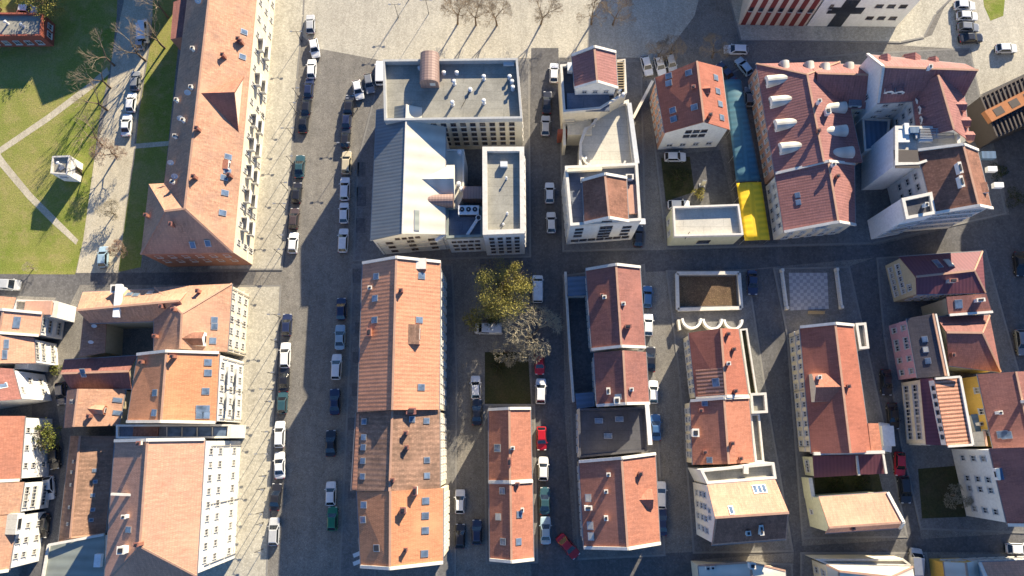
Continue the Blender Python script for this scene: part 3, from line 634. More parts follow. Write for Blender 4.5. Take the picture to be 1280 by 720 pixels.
b = B('link_building', 'low link building with a recessed shaded roof between the hall and the office wing', [(557,262),(604,262),(604,298),(558,301)], 9)
b.flat([(558,260),(603.6,260),(604,297),(558,299)], 9.6, 'f_blue', 'bluegrey', .8, .4, pmat='m_green'); W(b,'S',[2.5,5.0],4,wd=.9,h=1.0,fr='framed'); W(b,'S',[7.6],5,wd=.8,h=.8,fr='framed')
c = P(586,264,10.4); mb = MB(); mb.box(c, V((1.75,0,0)), V((0,.8,0)), V((0,0,.75)))
for i in (-1,0,1): mb.tube(c+V((i*1.1,.1,.75)), c+V((i*1.1,.1,.86)), .42, .42, 12, 1); mb.tube(c+V((i*1.1,.1,.86)), c+V((i*1.1,.1,.9)), .1, .1, 6, 0)
mb.box(c+V((0,-.82,0)), V((1.6,0,0)), V((0,.04,0)), V((0,0,.55)), 1); mb.mk('air_conditioner', ['wm','dmetal'], b.root)
mb = MB(); mb.tube(P(598,272,9.7), P(598,272,11.4), .5, .5, 12); mb.tube(P(598,272,11.4), P(598,272,11.5), .35, .35, 10, 1); mb.bar(P(597,274,10.2), P(584,294,9.9), .5, .4); mb.mk('extract_duct', ['wm','dmetal'], b.root)
# ================================================================== right of the middle street, upper
b = B('rooftop_house', 'white building with a small red gabled rooftop house and dark terraces beside the square', [(700,80),(781,76),(784,128),(704,142)], 8)
b.flat([(700,83),(781,76),(783,118),(750,138),(704,142)], 9, 'f_dark', 'cream', .7, .4)
b.gable([(715,69.5),(769.5,65.5),(772,110),(718.5,110.5)], 12.4, 2.4, 'NS', ridge=((743,59),(746.5,101)), rmat='r_wine', wmat='pale', verge='NS', zb=8.5); W(b,'S',[10.6],3,wd=.9,h=1.0)
b.box('roof_box', 712, 87, 9, .9, 1.6, 1.2, 'wm'); b.box('terrace_frame', 735, 128.5, 9, 7.5, 3.4, .4, 'f_blue')
mb = MB()
for i in range(12): mb.bar(P(770.5,75+3.2*i,10.6), P(780.5,75+3.2*i,10.6), .12, .1)
for x in (771,780): mb.bar(P(x,75,10.5), P(x,111,10.5), .14, .12)
for x in (771,780):
    for y in (75,93,111): mb.bar(P(x,y,9), P(x,y,10.5), .12, .12, up=V((1,0,0)))
mb.mk('pergola', 'wood', b.root); b.vents([(774,116,1.2),(778,120,.8),(765,117,.7)], .2); b.chimneys([(783,119,1.2,'white',1,1)] if b.hit(783,119) else [])
mb = MB()                                                           # outdoor stairs and landings in the gap
for i in range(8): mb.box(P(712+i*1.1, 150+i*3, 6.2-i*.7), V((.9,0,0)), V((0,.3,0)), V((0,0,.1)))
mb.mk('outdoor_stair', 'cream', b.root); b.box('landing', 722, 164, 0, 4.4, 5.8, 5.2, 'cream'); b.box('landing', 703.5, 160, 0, .5, 11, 5.0, 'cream'); b.box('landing', 706, 176, 0, 3.0, .8, 4.6, 'brickw')
b = B('flat_terrace_hall', 'low white flat roof with angled parapets, half in blue shade, between two gabled houses', [(728,160),(783,128),(794,218),(725,218)], 7)
b.flat([(752,137),(785,127),(795,219),(723,221),(724,180),(730,162),(743,158)], 4.9, 'f_pale', 'cream', .9, .55)
b.strip([(726,196),(731,205),(744,213)], 5.0, .35, 1.0); b.strip([(781,203),(774,217)], 5.0, .3, .9); b.vents([(731,200,.9)], .2); b.strip([(786,130),(796,205)], 5.9, .8, .5, 'bluegrey')
b = B('gabled_corner_house', 'tall white corner house with a small brown gabled roof and a tall stair window', [(708,209),(797,206),(800,277),(712,284)], 13)
b.flat([(706,210),(796,206),(800.5,277.5),(712.5,284)], 11.6, 'f_blue', 'pale', 1.0, .45); W(b,'S',[9.2,7.0,4.8],1,wd=1.5,h=.9,m0=1,m1=9.0,fr='framed'); W(b,'S',[10,7.9,5.8],1,wd=1.4,h=.9,m0=9.4,m1=.9,fr='framed')
W(b,'S',[2.6],7,wd=1.3,h=1.1,fr='framed'); W(b,'S',[4.6,6.2,8.2,9.9],2,wd=1.05,h=1.4,m0=4.5,m1=5.2,fr='framed'); W(b,'W',[3,5.4,7.8],6,wd=.9,h=1.2)
b.gable([(728,225.5),(783,222.5),(785.5,276.5),(730.8,279)], 13.2, 2.5, 'NS', ridge=((756,216),(761.5,272)), rmat='r_brick', wmat='pale', verge='NS', zb=11); W(b,'S',[12.7],2,wd=1.0,h=1.0,m0=2.6,m1=2.8,fr='framed')
b.strip([(708,215),(752,212)], 12.2, .5, .8, 'cream'); b.chimneys([(727.5,227,1.0,'white'),(786,224,1.2,'white',1.2,.8)] if b.hit(786,224) else []); b.box('balcony', 802, 277, 5, 1.4, 1.0, .2, 'white'); b.strip([(789,232),(792,268)], 11.7, 1.6, .5, 'salmonw')
b = B('orange_roof_house', 'free standing house with a smooth orange roof and a cream gable wall of six windows', [(819,97),(902,84),(912,162),(831,166)], 8.6)
b.gable([(819,97),(902,84),(912,162),(831,166)], 8.7, 4.0, 'NS', ridge=((870,71),(880,151)), rmat='r_red2', wmat='pale', verge='', wallmats={'W':'salmonw'}); W(b,'W',[1.8,4.7,7.2],6,wd=.8,h=1.2); W(b,'S',[8.2,6.2],3,wd=1.1,h=1.0,m0=3.4,m1=3.4,fr='framed'); W(b,'S',[2.2],4,wd=1.1,h=1.3)
b.skylights([(836,95),(836,104),(861,91),(868,134),(841,138),(842,149),(894.5,97),(897,114),(900,130),(902,147)], 1.1, 1.2); b.dormer(881,112,1.3,1.8,.7,'gable','r_red2','salmonw'); b.chimneys([(866,110,.6,'r_red'),(886,147,1.4,'brick')])
b = B('white_pavilion', 'small single storey white pavilion with a high parapet next to the yellow canopy', [(840,261),(922,257),(927,295),(842,297)], 5.6)
b.flat([(840,260),(922,257),(927.5,295),(842,297)], 5.9, 'f_pale', 'lime', .9, .3); W(b,'S',[2.6],1,wd=2.2,h=1.8,fr='framed'); W(b,'W',[2.6],2,wd=1,h=1.6); b.strip([(862,290),(856,299)], 5.9, .1, .1, 'dmetal')
# dark red complex
b = B('barrel_dormer_house', 'dark red roofed house with white barrel dormers along its slopes and rosy west wall', [(946,79),(1052,78),(1069,281),(980,290)], 6.4)
b.gable([(945.5,79.5),(1050,77),(1078,203),(969,217)], 6.6, 3.3, 'NS', ridge=((1009,93),(1029,199)), hip=(1,0), rmat='r_wine', wmat='salmonw'); W(b,'W',[1.6,4.6],11,wd=.8,h=1.5)
b.gable([(1008,78),(1087,82),(1090,136),(1020,134)], 6.6, 3.3, 'EW', ridge=((1010,93),(1087,93.5)), rmat='r_wine', wmat='cream'); W(b,'S',[4.4],5)
b.gable([(969,217),(1068,205),(1069,281),(980,290)], 6.5, 3.3, 'NS', ridge=((1035,200),(1047.5,275)), rmat='r_wine', wmat='cream', verge='NS', wallmats={'W':'pale'}); W(b,'S',[1.6],5,wd=1.2,h=1.6); W(b,'S',[4.3],5,wd=1.0,h=1.2); W(b,'S',[6.6],1,wd=2.2,h=1.0,m0=4,m1=4.4); W(b,'W',[1.6,4.5],5,wd=.9,h=1.4)
for x, y in ((967,101),(972,127),(978,156),(984,185)): b.dormer(x, y, 2.1, 2.6, .55, 'barrel', 'm_cream', 'white')
for x, y in ((981,82),(1012,83),(1032,85),(1062,84)): b.dormer(x, y, 1.7, 1.6, .5, 'barrel', 'm_cream', 'white')
for x, y in ((1048,135),(1049,164),(1057,191)): b.dormer(x, y, 2.0, 2.4, .55, 'barrel', 'm_cream', 'white')
b.dormer(1069,126,2.2,2.0,.8,'flat','f_blue','greenish'); b.skylights([(997,244),(998,253)], 1.0, .9); b.chimneys([(1021,130,1.4,'white'),(1032,142,1.2,'white',1,.8),(1039,208,1.2,'white'),(1045,222,1.0,'brick'),(1022,165,.8,'brick')])
b = B('gabled_row_house', 'tall dark red roofed corner house with pink dormers and a pale west gable, upper right', [(1084,68),(1206,80),(1212,176),(1097,128)], 11)
b.gable([(1084,68),(1207,80),(1205,122),(1097,129)], 11.4, 4.0, 'EW', ridge=((1101,84),(1203,85)), rmat='r_wine', wmat='greenish', verge='W'); W(b,'S',[5,7.4,9.8],5,wd=1.1,h=1.1); W(b,'W',[5,8],2)
b.gable([(1139,108),(1204,106),(1212,176),(1147,172)], 11.4, 4.0, 'NS', ridge=((1172,90),(1193,174)), rmat='r_wine', wmat='greenish'); W(b,'W',[5,7.4,9.8],4,wd=1.1,h=1.1)
for x, y, s_ in ((1108,75,1.7),(1142,74,3.0),(1169,77,1.7)): b.dormer(x, y, s_, 2.0, .8, 'gable', 'r_wine', 'salmonw')
for x, y in ((1113,107),(1126,107)): b.dormer(x, y, 1.6, 2.2, .7, 'gable', 'r_wine', 'pale')
for x, y in ((1158,122),(1160,135),(1162,148),(1165,160)): b.dormer(x, y, 1.4, 2.2, .6, 'gable', 'r_wine', 'pale')
for x, y in ((1199,132),(1204,152),(1209,170)): b.dormer(x, y, 1.7, 2.2, .9, 'gable', 'r_wine', 'salmonw')
b.chimneys([(1160,86,.9,'white')])
b = B('white_arm_block', 'tall white block with two blank western end walls, recessed terraces and a sunlit brown roof', [(1117,159),(1240,190),(1239,260),(1130,275)], 12.5)
b.flat([(1117,159),(1196,160),(1199,190),(1146,207),(1117,208)], 12.6, 'f_pale', 'white', .6, .5)
b.flat([(1125.5,249),(1163,241),(1168,268),(1131,275)], 12.6, 'f_dark', 'white', .5, .5)
b.gable([(1147,188),(1222,188),(1240,260.5),(1167,267)], 12.8, 2.6, 'NS', ridge=((1204,182),(1224,260)), rmat='r_brick', wmat='pale', verge='NS'); W(b,'W',[4.5,7.3,10.1],5,wd=1.2,h=1.2); W(b,'S',[3,6,9,11.6],9,wd=1.0,h=1.1)
b.walls.append({'S':(P(1131,275,0).lerp(P(1131,275,12.6),1)*1, P(1168,268,12.6))}); b.walls[-1]['S'] = tuple(V((p.x,p.y,0)) for p in b.walls[-1]['S']); b.walls[-1]['N'] = tuple(V((p.x,p.y,0)) for p in (P(1125.5,249,12.6), P(1163,241,12.6)))
b.wins(len(b.walls)-1, 'S', [3,6,9], 5, 1.2, 1.2)
b.box('dark_recess_slab', 1133, 199, 13.0, 4.0, 3.2, .12, 'slat'); b.box('roof_cabin', 1127, 170, 12.6, 2.0, 2.6, .5, 'pale'); b.chimneys([(1196,212,1.0,'white',1.8,.45),(1198,229,1.0,'white',1.8,.45),(1154,258,1.2,'white')])  # dark slab drawn for the recessed terrace, its shade put into the colour
mb = MB()
for i in range(7): mb.bar(P(1150,161+2.0*i,13.7), P(1192,161+1.9*i,13.7), .1, .1)
for x in (1150,1171,1192): mb.bar(P(x,161,13.6), P(x,173,13.6), .12, .12); mb.bar(P(x,161,12.6), P(x,161,13.6), .1, .1, up=V((1,0,0))); mb.bar(P(x,173,12.6), P(x,173,13.6), .1, .1, up=V((1,0,0)))
mb.mk('terrace_pergola', 'metal', b.root); b.box('roof_unit', 1140, 165, 12.6, 1.6, 1.1, 1.0, 'm_blue'); b.box('roof_unit', 1146, 172, 12.6, 1.2, .9, .8, 'metal'); b.box('roof_unit', 1155, 176, 12.6, 2.2, .7, .7, 'wm'); b.box('roof_unit', 1131, 163, 12.6, .8, 2.0, .8, 'wm')
b.dormer(1228,235,1.8,1.6,.8,'flat','r_brick','white'); b.box('balcony', 1232, 196, 8.5, 2.4, 1.3, 1.0, 'm_blue'); b.box('balcony', 1237, 213, 8.5, 1.6, .9, .9, 'white'); b.box('balcony', 1245, 233, 8.5, 1.6, .9, .9, 'white')
b = B('courtyard_pavilion', 'low glass roofed pavilion in the shaded yard between the dark red roofs', [(1077,150),(1113,150),(1112,182),(1080,188)], 4)
b.flat([(1077,148),(1112,150),(1109,182),(1080,190)], 4, 'm_blue', 'bluegrey', .3)
# ================================================================== right side, lower
b = B('beige_gable_house', 'beige fronted gable house with a wine red roof, half shaded, right of the small plaza', [(1124,321),(1227,314),(1231,366),(1146,368)], 9)
b.gable([(1124,321),(1228,314),(1232,366),(1146,368)], 8.2, 1.5, 'EW', zc=(6.0,6.0,8.6,8.6), ridge=((1147,340),(1218,338)), rmat='r_purple', wmat='beige', hip=(0,1.0)); W(b,'W',[1.8,4.4],5,wd=.9,h=1.2); W(b,'W',[6.6],2,wd=.8,h=1.0,m0=1,m1=5); W(b,'S',[3,6],6); b.chimneys([(1187,352,1.2,'greyw',1.3,.5)]); b.skylights([(1186,329,'f_pale'),(1172,330)], 1.0, 2.2)
b = B('back_extension', 'low dark red back extension with a white tile edge behind the beige gable house', [(1183,372),(1234,367),(1241,390),(1186,393)], 8)
b.shed([(1183,371),(1233,367),(1240,390),(1186,394)], 8.4, 9.0, 'N', 'r_dark', 'beige'); b.strip([(1186,394),(1240,390)], 8.5, .4, .3); b.chimneys([(1222,376,.9,'white',1.3,.5)]); b.skylights([(1198,380)], 1.3, 1.5)
b = B('pink_house', 'pink walled house with a charcoal roof and three small roof windows', [(1133.5,398),(1168,392.5),(1184,470),(1147,472.5)], 7.2)
b.gable([(1133.5,398),(1169,392.5),(1185,470),(1147.3,472.8)], 7.2, 1.5, 'NS', ridge=((1166,392),(1182,470)), rmat='r_charcoal', wmat='pink', verge=''); W(b,'W',[2.0,5.3],8,wd=.95,h=1.35,skip={(0,1),(1,1),(0,3),(1,3),(0,6),(1,6)}); W(b,'N',[3,5.5],2)
b.skylights([(1156,424),(1157,437,'f_pale'),(1160,451)], 1.0, .9); b.strip([(1169,392.5),(1185,470)], 8.6, .3, .25)
b = B('wide_red_house', 'wide dark red roofed house directly behind the charcoal roof of the pink house', [(1169,396),(1236,394),(1250,465),(1184,457)], 7)
b.gable([(1170,396),(1237,394),(1251,465),(1186,457)], 7, 1.9, 'EW', ridge=((1173,417),(1228,416)), hip=(0,1), rmat='r_dark', wmat='straw'); b.chimneys([(1189,444,.8,'brick')])
b = B('striped_roof_house', 'white house with a striped terracotta roof behind a white attic wall', [(1150.5,473),(1199,471),(1214,556),(1158,556)], 9)
b.shed([(1150.5,473),(1166,473),(1182,557),(1158,556)], 7.0, 8.2, 'E', 'r_purple', 'cream'); W(b,'W',[1.8,4.8],7,wd=1.2,h=1.5); W(b,'S',[2,5],2)
b.shed([(1168,473.5),(1199,471),(1215,556),(1184,558)], 9.4, 10.0, 'W', 'r_stripe', 'pale'); W(b,'W',[8.9],7,wd=.7,h=.7,fr='framed'); b.strip([(1168,473.5),(1199,471)], 9.9, .35, .4); b.strip([(1199,471),(1215,556)], 9.4, .4, .35); b.strip([(1184,558),(1215,556)], 9.7, .35, .3)
b.box('front_bay', 1143.5, 540, 0, 2.6, 4.4, 7.0, 'pale')
b = B('yellow_house', 'yellow walled house with a dark red roof at the right edge', [(1223,468),(1273,465),(1295,560),(1241,561)], 8)
b.gable([(1222,468),(1290,464),(1310,558),(1242,561)], 8.4, 1.8, 'NS', ridge=((1270,465),(1290,559)), rmat='r_dark', wmat='yellow'); W(b,'W',[4.6,7.0],3,wd=1.0,h=1.3,skip={(0,0),(0,1),(0,2)}); b.chimneys([(1246,516,1.0,'white'),(1278,502,1.2,'white')]); b.skylights([(1253,543),(1258,544)], 1.2, 1.6)
b = B('blue_roof_annex', 'low annex with a blue sheet roof between the striped roof and yellow houses', [(1216,518),(1235,516),(1245,555),(1228,557)], 6)
b.shed([(1214,518),(1236,516),(1246,555),(1226,558)], 5.4, 6.2, 'E', 'm_blue', 'pale'); b.gable([(1216,540),(1232,538),(1236,557),(1218,558)], 6.6, 1.4, 'NS', rmat='f_pale', wmat='white'); b.chimneys([(1222,530,1.0,'white')])
b = B('tall_white_wall_house', 'tall red roofed house with a plain white wall of paired windows, lower right', [(1237,560),(1300,556),(1320,650),(1259,655)], 11.5)
b.gable([(1237,560.5),(1318,556),(1338,650),(1259.5,656)], 11.6, 3.2, 'NS', ridge=((1284,559),(1306,653)), rmat='r_dark', wmat='pale', verge='S'); W(b,'W',[3.2,6.2,9.0],6,wd=.95,h=1.3,skip={(0,1),(1,1),(2,1),(0,4),(1,4),(2,4)}); b.dormer(1256,592,1.8,2.2,.8,'flat','m_blue','white')
# middle right row
b = B('long_red_house', 'long deep red roofed house with a gabled wall dormer below the small checkered plaza', [(1000,409),(1066,406),(1088,565),(1014.5,567)], 6.4)
b.gable([(1000,409),(1066.5,406.5),(1089,565),(1014.5,567)], 6.5, 3.0, 'NS', ridge=((1044,405),(1063,565)), rmat='r_red2', wmat='cream', verge='N'); W(b,'W',[1.7,4.8],12,wd=.95,h=1.35)
b.course('W',[3.2]); b.dormer(1019,485,4.6,1.4,1.4,'gable','r_red','cream',win=False,rr=.38); b.flat([(1067,405),(1080,404),(1084,436),(1072,437)], 5.6, 'f_grey', 'cream', .8, .4); b.shed([(1085,529),(1098,529),(1103,564),(1089,565)], 5.0, 6.6, 'W', 'r_red', 'pale')
b.chimneys([(1059,483,.7,'brick'),(1022,472,1.0,'white')]); b.strip([(1016,567),(1104,565)], 6.6, .5, .6); b.box('porch', 1102, 545, 0, 2.0, 3.4, 2.6, 'white')
b = B('purple_roof_annex', 'low annex with a flat plum coloured sheet roof attached to the long red house', [(1017,571),(1100,569),(1104,592),(1019,596)], 5)
b.shed([(1016,570),(1102,568),(1106,592),(1018,597)], 4.8, 5.6, 'N', 'r_purple', 'lime'); W(b,'W',[2.2],2,wd=1.1,h=1.3); b.strip([(1070,569.5),(1073,594)], 5.3, .35, .35); b.strip([(1103,568),(1107,592)], 5.3, .35, .35)
b = B('pale_orange_house', 'low house with one broad pale orange roof and a lime coloured west wall', [(1024,621),(1109,615),(1124,660),(1032,666)], 7)
b.gable([(1023.5,621),(1109,615.5),(1124.5,660),(1032,666.5)], 7.4, 2.0, 'EW', ridge=((1031,660),(1123,654.5)), rmat='r_salmon', wmat='lime', verge='E'); W(b,'W',[2.4],1,wd=.8,h=1.0); b.chimneys([(1065,660,.5,'brick')])
def wall(name, label, pts, h, t=.3, mat='cream', cat='wall', z=0):
    c = P(*pts[len(pts)//2]); r = empty(name, (c.x,c.y,0), label, cat); mb = MB()
    for (x0,y0), (x1,y1) in zip(pts, pts[1:]): mb.bar(P(x0,y0)+V((0,0,h/2+z)), P(x1,y1)+V((0,0,h/2+z)), t, h)
    mb.mk('masonry', mat, r); mb = MB()
    for (x0,y0), (x1,y1) in zip(pts, pts[1:]): mb.bar(P(x0,y0)+V((0,0,h+.05+z)), P(x1,y1)+V((0,0,h+.05+z)), t+.12, .12)
    mb.mk('coping', 'coping', r); return r
wall('garden_wall', 'lime rendered wall closing the small green court above the pale orange house', [(1003,596),(1007,622)], 3.6, .5, 'lime')
b = B('scalloped_house', 'red roofed house with one ribbed tile patch beside three half round walls', [(861,416),(922.5,411),(935,495),(870,498)], 6)
b.gable([(861,416),(923,411),(935.5,495),(870,498)], 6, 2.8, 'NS', ridge=((901,409),(907.5,495)), rmat='r_red2', wmat='cream', verge='S'); W(b,'W',[1.7,4.5],7,wd=.95,h=1.4)
b.skylights([(895,478)], 1.4, 1.2); b.chimneys([(909,418,.9,'brick'),(916,437,.8,'brick'),(909,455,1.0,'white'),(918,489,.9,'brick')]); pp = b.hit(887,480)
ra = [b.hit(x,y) for x, y in ((869.5,462),(903,460),(905.5,493),(872.5,495))]
if all(ra): mk('ribbed_tile_patch', [r[0]+r[1]*.05 for r in ra], [(0,1,2,3)], 'r_stripe', ra[0][2])
b.flat([(924,412),(933,411),(946,494),(936,495)], 4.2, 'moss', 'straw', .5, .25); b.flat([(936,492),(956,491),(958,516),(938,517)], 4.4, 'f_grey', 'greyw', .8, .4)
b = B('red_row_house', 'red roofed row house joined south of the ribbed tile patch', [(860,502),(936,496),(942,578),(865,581)], 6)
b.gable([(863,501),(936,496.5),(942.5,578),(866,581)], 6, 2.8, 'NS', ridge=((905,498),(911,580)), rmat='r_red', wmat='cream', verge='N'); W(b,'W',[1.7,4.5],6,wd=.95,h=1.4); b.skylights([(881,504),(887,575)], 1.0, 1.0); b.chimneys([(875,513,.9,'brick'),(880,565,1.0,'brick'),(914,554,.9,'brick'),(925,573,.6,'brick'),(868,541,1.0,'white',1.2,1)])
b.flat([(936.5,518),(948,517),(954,577),(943,578)], 4.0, 'f_grey', 'straw', .6, .3)
b = B('tall_white_end_house', 'tall white walled house, pale orange north slope and mottled south slope darkened as shade', [(885,605),(969,599),(982,674),(890,681)], 11)
b.gable([(884,606),(969,599.5),(983,674),(889.5,681.5)], 11.6, 3.6, 'EW', ridge=((895,647),(985,641)), rmat='r_salmon', wmat='pale'); W(b,'W',[3,6,8.6],4,wd=.95,h=1.4); W(b,'W',[11.2],2,wd=.7,h=.9,m0=3.2,m1=3.2)
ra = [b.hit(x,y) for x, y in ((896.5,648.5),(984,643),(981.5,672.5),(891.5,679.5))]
if all(ra): mk('shaded_slope_tiles', [r[0]+r[1]*.05 for r in ra], [(0,1,2,3)], 'r_brick', ra[0][2])  # darker tile overlay, shade of the south slope put into the colour
b.flat([(874,587),(966,578),(969,598),(883,605)], 9.0, 'f_grey', 'pale', .7, .4); b.skylights([(944,612),(949.5,611.5),(955,611),(914,638)], .72, 1.5); b.chimneys([(934,666,.7,'white',.6,.6),(950,662,.8,'white',.5,1.4)]); b.strip([(931,582),(931,592)], 9, .8, .8)
# central rows
b = B('orange_tenement', 'long bright orange ribbed roof tenement at the north end of the main row', [(453.5,329),(550.5,327),(549,512),(446,515)], 12)
b.gable([(453.5,329),(550.5,327.5),(549,512),(447,515)], 12.5, 3.7, 'NS', ridge=((495.5,321),(490.5,513)), rmat='r_orange', wmat='cream', verge='N'); W(b,'E',[2,4.8,7.6,10.3],14,wd=.9,h=1.4)
b.skylights([(470.5,345.5),(469,373),(468.5,400),(524,400),(526.5,484),(527,345)], 1.05, 1.2); b.chimneys([(463,416,1.1,'r_orange',1.2,.6),(502,364,.9,'brick'),(463,360,.4,'white')]); b.dormer(517,418,3.2,2.0,1.0,'flat','r_brown','salmonw'); b.dormer(530,330.5,1.8,.8,.9,'flat','coping','salmonw',win=False)
b = B('brown_tenement', 'weathered brown ribbed roof tenement with an orange lower eave band, middle of the main row', [(446,516),(550,512),(549.5,611),(439,613)], 12)
b.gable([(445,515.5),(549.5,512.5),(550,611),(439,613.5)], 11.9, 3.3, 'NS', ridge=((490.5,514),(487,614)), rmat='r_brown', wmat='cream', verge=''); W(b,'E',[2,4.8,7.6,10.3],8,wd=.9,h=1.4)
ra = [b.hit(x,y) for x, y in ((446.5,517),(449.5,517),(446.5,612),(440.5,612))]
if all(ra): mk('eave_band_tiles', [r[0]+r[1]*.05 for r in ra], [(0,1,2,3)], 'r_orange', ra[0][2])
b.skylights([(455.5,527),(455,546.5),(454.5,559),(454,576),(453.5,595.5),(533,526),(533.5,575),(533.5,594.5),(515,524)], .95, 1.0); b.chimneys([(508,541,.9,'brick'),(509,559,.9,'brick'),(515,514,1.0,'brick',.9,1.4),(491,600,.5,'brick')])
b = B('orange_end_house', 'smooth orange roofed end house at the south end of the main row', [(446,614),(553,609),(553,704),(450,709)], 12)
b.gable([(446,614.5),(554,610),(553.5,703),(451,708)], 12, 3.3, 'NS', ridge=((488,613),(487.5,714)), rmat='r_orange2', wmat='cream', verge='S'); W(b,'E',[2,4.8,7.6,10.3],7,wd=.9,h=1.4)
b.skylights([(455,631),(454,649.5),(471,685,'framed'),(532,626),(531.5,644.5),(531.5,663),(530.5,692)], 1.05, 1.2); b.chimneys([(505,637,1.1,'salmonw',.8,.8),(508,686,1.0,'brick',.45,.45),(520,613,1.2,'coping',1.2,.5)])
b = B('small_red_house', 'small narrow red roofed house at the north end of the yard row', [(611,512),(663,510),(665,600),(611,602)], 6)
b.gable([(611,512),(663,510.5),(665,600.5),(611,602)], 5.8, 2.3, 'NS', rmat='r_red', wmat='beige', verge='NS'); W(b,'W',[1.5,4.2],8,wd=.8,h=1.2); b.skylights([(622,560)], 1.3, 1.3); b.chimneys([(637,577,.7,'brick',1.2,.5),(641,560,.6,'white')])
b = B('small_red_house', 'small narrow red roofed house at the south end of the yard row', [(611,603),(665,601),(667,699),(612,699)], 6)
b.gable([(611.5,603),(665.5,601.5),(667,699),(612.5,699.5)], 5.8, 2.3, 'NS', rmat='r_red', wmat='beige', verge='NS'); W(b,'W',[1.5,4.2],8,wd=.8,h=1.2); b.skylights([(628,613.5),(623,646,'f_pale'),(629,677),(649,643),(648,677)], 1.1, 1.1); b.chimneys([(653,637,.7,'white',.6,.4),(647,605,.6,'brick')])
b = B('red_ridge_house', 'long wine red roofed house with a white ridge wall, just south of the crossing', [(732.5,337),(800,334),(806,434),(740,437)], 7)
b.gable([(732.5,337),(800,334),(806.5,434),(740,437)], 7.0, 2.9, 'NS', ridge=((770,329),(777,435)), rmat='r_dark', wmat='pale', verge='NS'); W(b,'W',[1.8,4.8],10,wd=.9,h=1.3); b.chimneys([(784,409,1.2,'brick',.5,1.0),(752,370,.8,'brick'),(755,372,.7,'white'),(779,380,.4,'white')])
b = B('red_ridge_house', 'shorter wine red roofed house between the white ridge wall and the dark flat roof', [(743,441),(807.5,440),(811,504),(746,507)], 7)
b.gable([(742.5,441),(807.5,440),(811.5,504),(746,507)], 7.0, 2.9, 'NS', ridge=((779,439),(782.5,505)), rmat='r_dark', wmat='pale', verge='S'); W(b,'W',[1.8,4.8],6,wd=.9,h=1.3); b.chimneys([(789,487,.5,'white'),(760,489,.6,'white',1,.5),(770,501,1.5,'white',1,.8)]); b.skylights([(773,496)], .9, 1.2)
b = B('dark_flat_house', 'low house with a dark flat roof in deep shade and a bright white east parapet', [(722,510),(810,508),(812,565),(723,572)], 4.5)
b.flat([(723,511),(806,509),(808,564),(724,572)], 4.6, 'f_dark', 'pale', .3, .3, pmat='f_dark'); b.strip([(808,506),(812,556)], 4.6, .7, .8, 'white'); b.skylights([(748.5,526),(774,524),(760,545)], 1.4, .9); W(b,'W',[2],5)
b = B('lean_to_shed', 'blue grey lean-to roof closing the south end of the walled yard', [(719,492),(743,490),(745,508),(721,511)], 3.2, 'shed')
b.shed([(719,492),(742,490),(744,508),(721,511)], 3.0, 3.5, 'E', 'm_blue', 'brickw')
b = B('lean_to_shed', 'blue grey lean-to roof at the north end of the walled yard', [(708,345),(732,344),(734,370),(709,371)], 3.2, 'shed')
b.shed([(709,346),(732,345),(734.5,369),(710,370)], 3.0, 3.5, 'E', 'm_blue', 'brickw')
b = B('red_end_house', 'large wine red roofed end house with white wall copings at the lower middle crossing', [(724,576),(819,566),(824.5,679),(729.5,684)], 8)
b.gable([(724,577),(819,567),(825,679),(730,684.5)], 8, 3.8, 'NS', ridge=((777,571.5),(785,690)), rmat='r_red', wmat='cream', verge='NS'); W(b,'W',[2,5],9,wd=.95,h=1.4)
b.skylights([(735.5,622.5),(738,657),(739,670.5)], 1.25, 1.1, 'f_pale'); b.chimneys([(760,593,.8,'white',.5,.5),(757,614,.7,'white',.5,.5),(757,647,.8,'white',.7,.5),(800,592,.9,'brick',.6,.6),(734.5,634,1.5,'white',.6,1.1)]); b.dormer(808,624,3.0,2.0,.5,'gable','r_red','salmonw')
wall('yard_wall', 'low white capped wall round the dark walled yard west of the wine red ridge house', [(706,343),(709,400),(712,450),(716,503)], 2.2, .3, 'pale')
wall('yard_wall', 'short white capped wall across the walled yard near its north end', [(708,372),(735,371)], 2.2, .3, 'pale')
for i, (x0, x1) in enumerate(((851,874),(877,900),(903,925))):
    c = P((x0+x1)/2, 399.5+i*.8); r = abs(P(x1,400).x-P(x0,400).x)/2; rt = empty('scalloped_wall', (c.x,c.y,0), ['westernmost','middle','easternmost'][i]+' white half round garden wall of three before the scalloped house', 'wall', 'half round garden walls'); mb = MB(); n_ = 14
    for j in range(n_):
        a0, a1 = math.pi+math.pi*j/n_, math.pi+math.pi*(j+1)/n_
        mb.bar(c+V((math.cos(a0)*r, math.sin(a0)*r*1.05, .75)), c+V((math.cos(a1)*r, math.sin(a1)*r*1.05, .75)), .4, 1.5)
    mb.mk('curved_wall', 'white', rt)
wall('garden_wall', 'low pale wall along the west side of the three half round walls', [(846,401),(848,414)], 1.4, .3, 'cream')
wall('excavation_rim', 'low pale wall framing the square excavation of brown soil', [(845,343),(922,342.5),(925,386),(846,388),(845,343)], .9, .5, 'greyw')
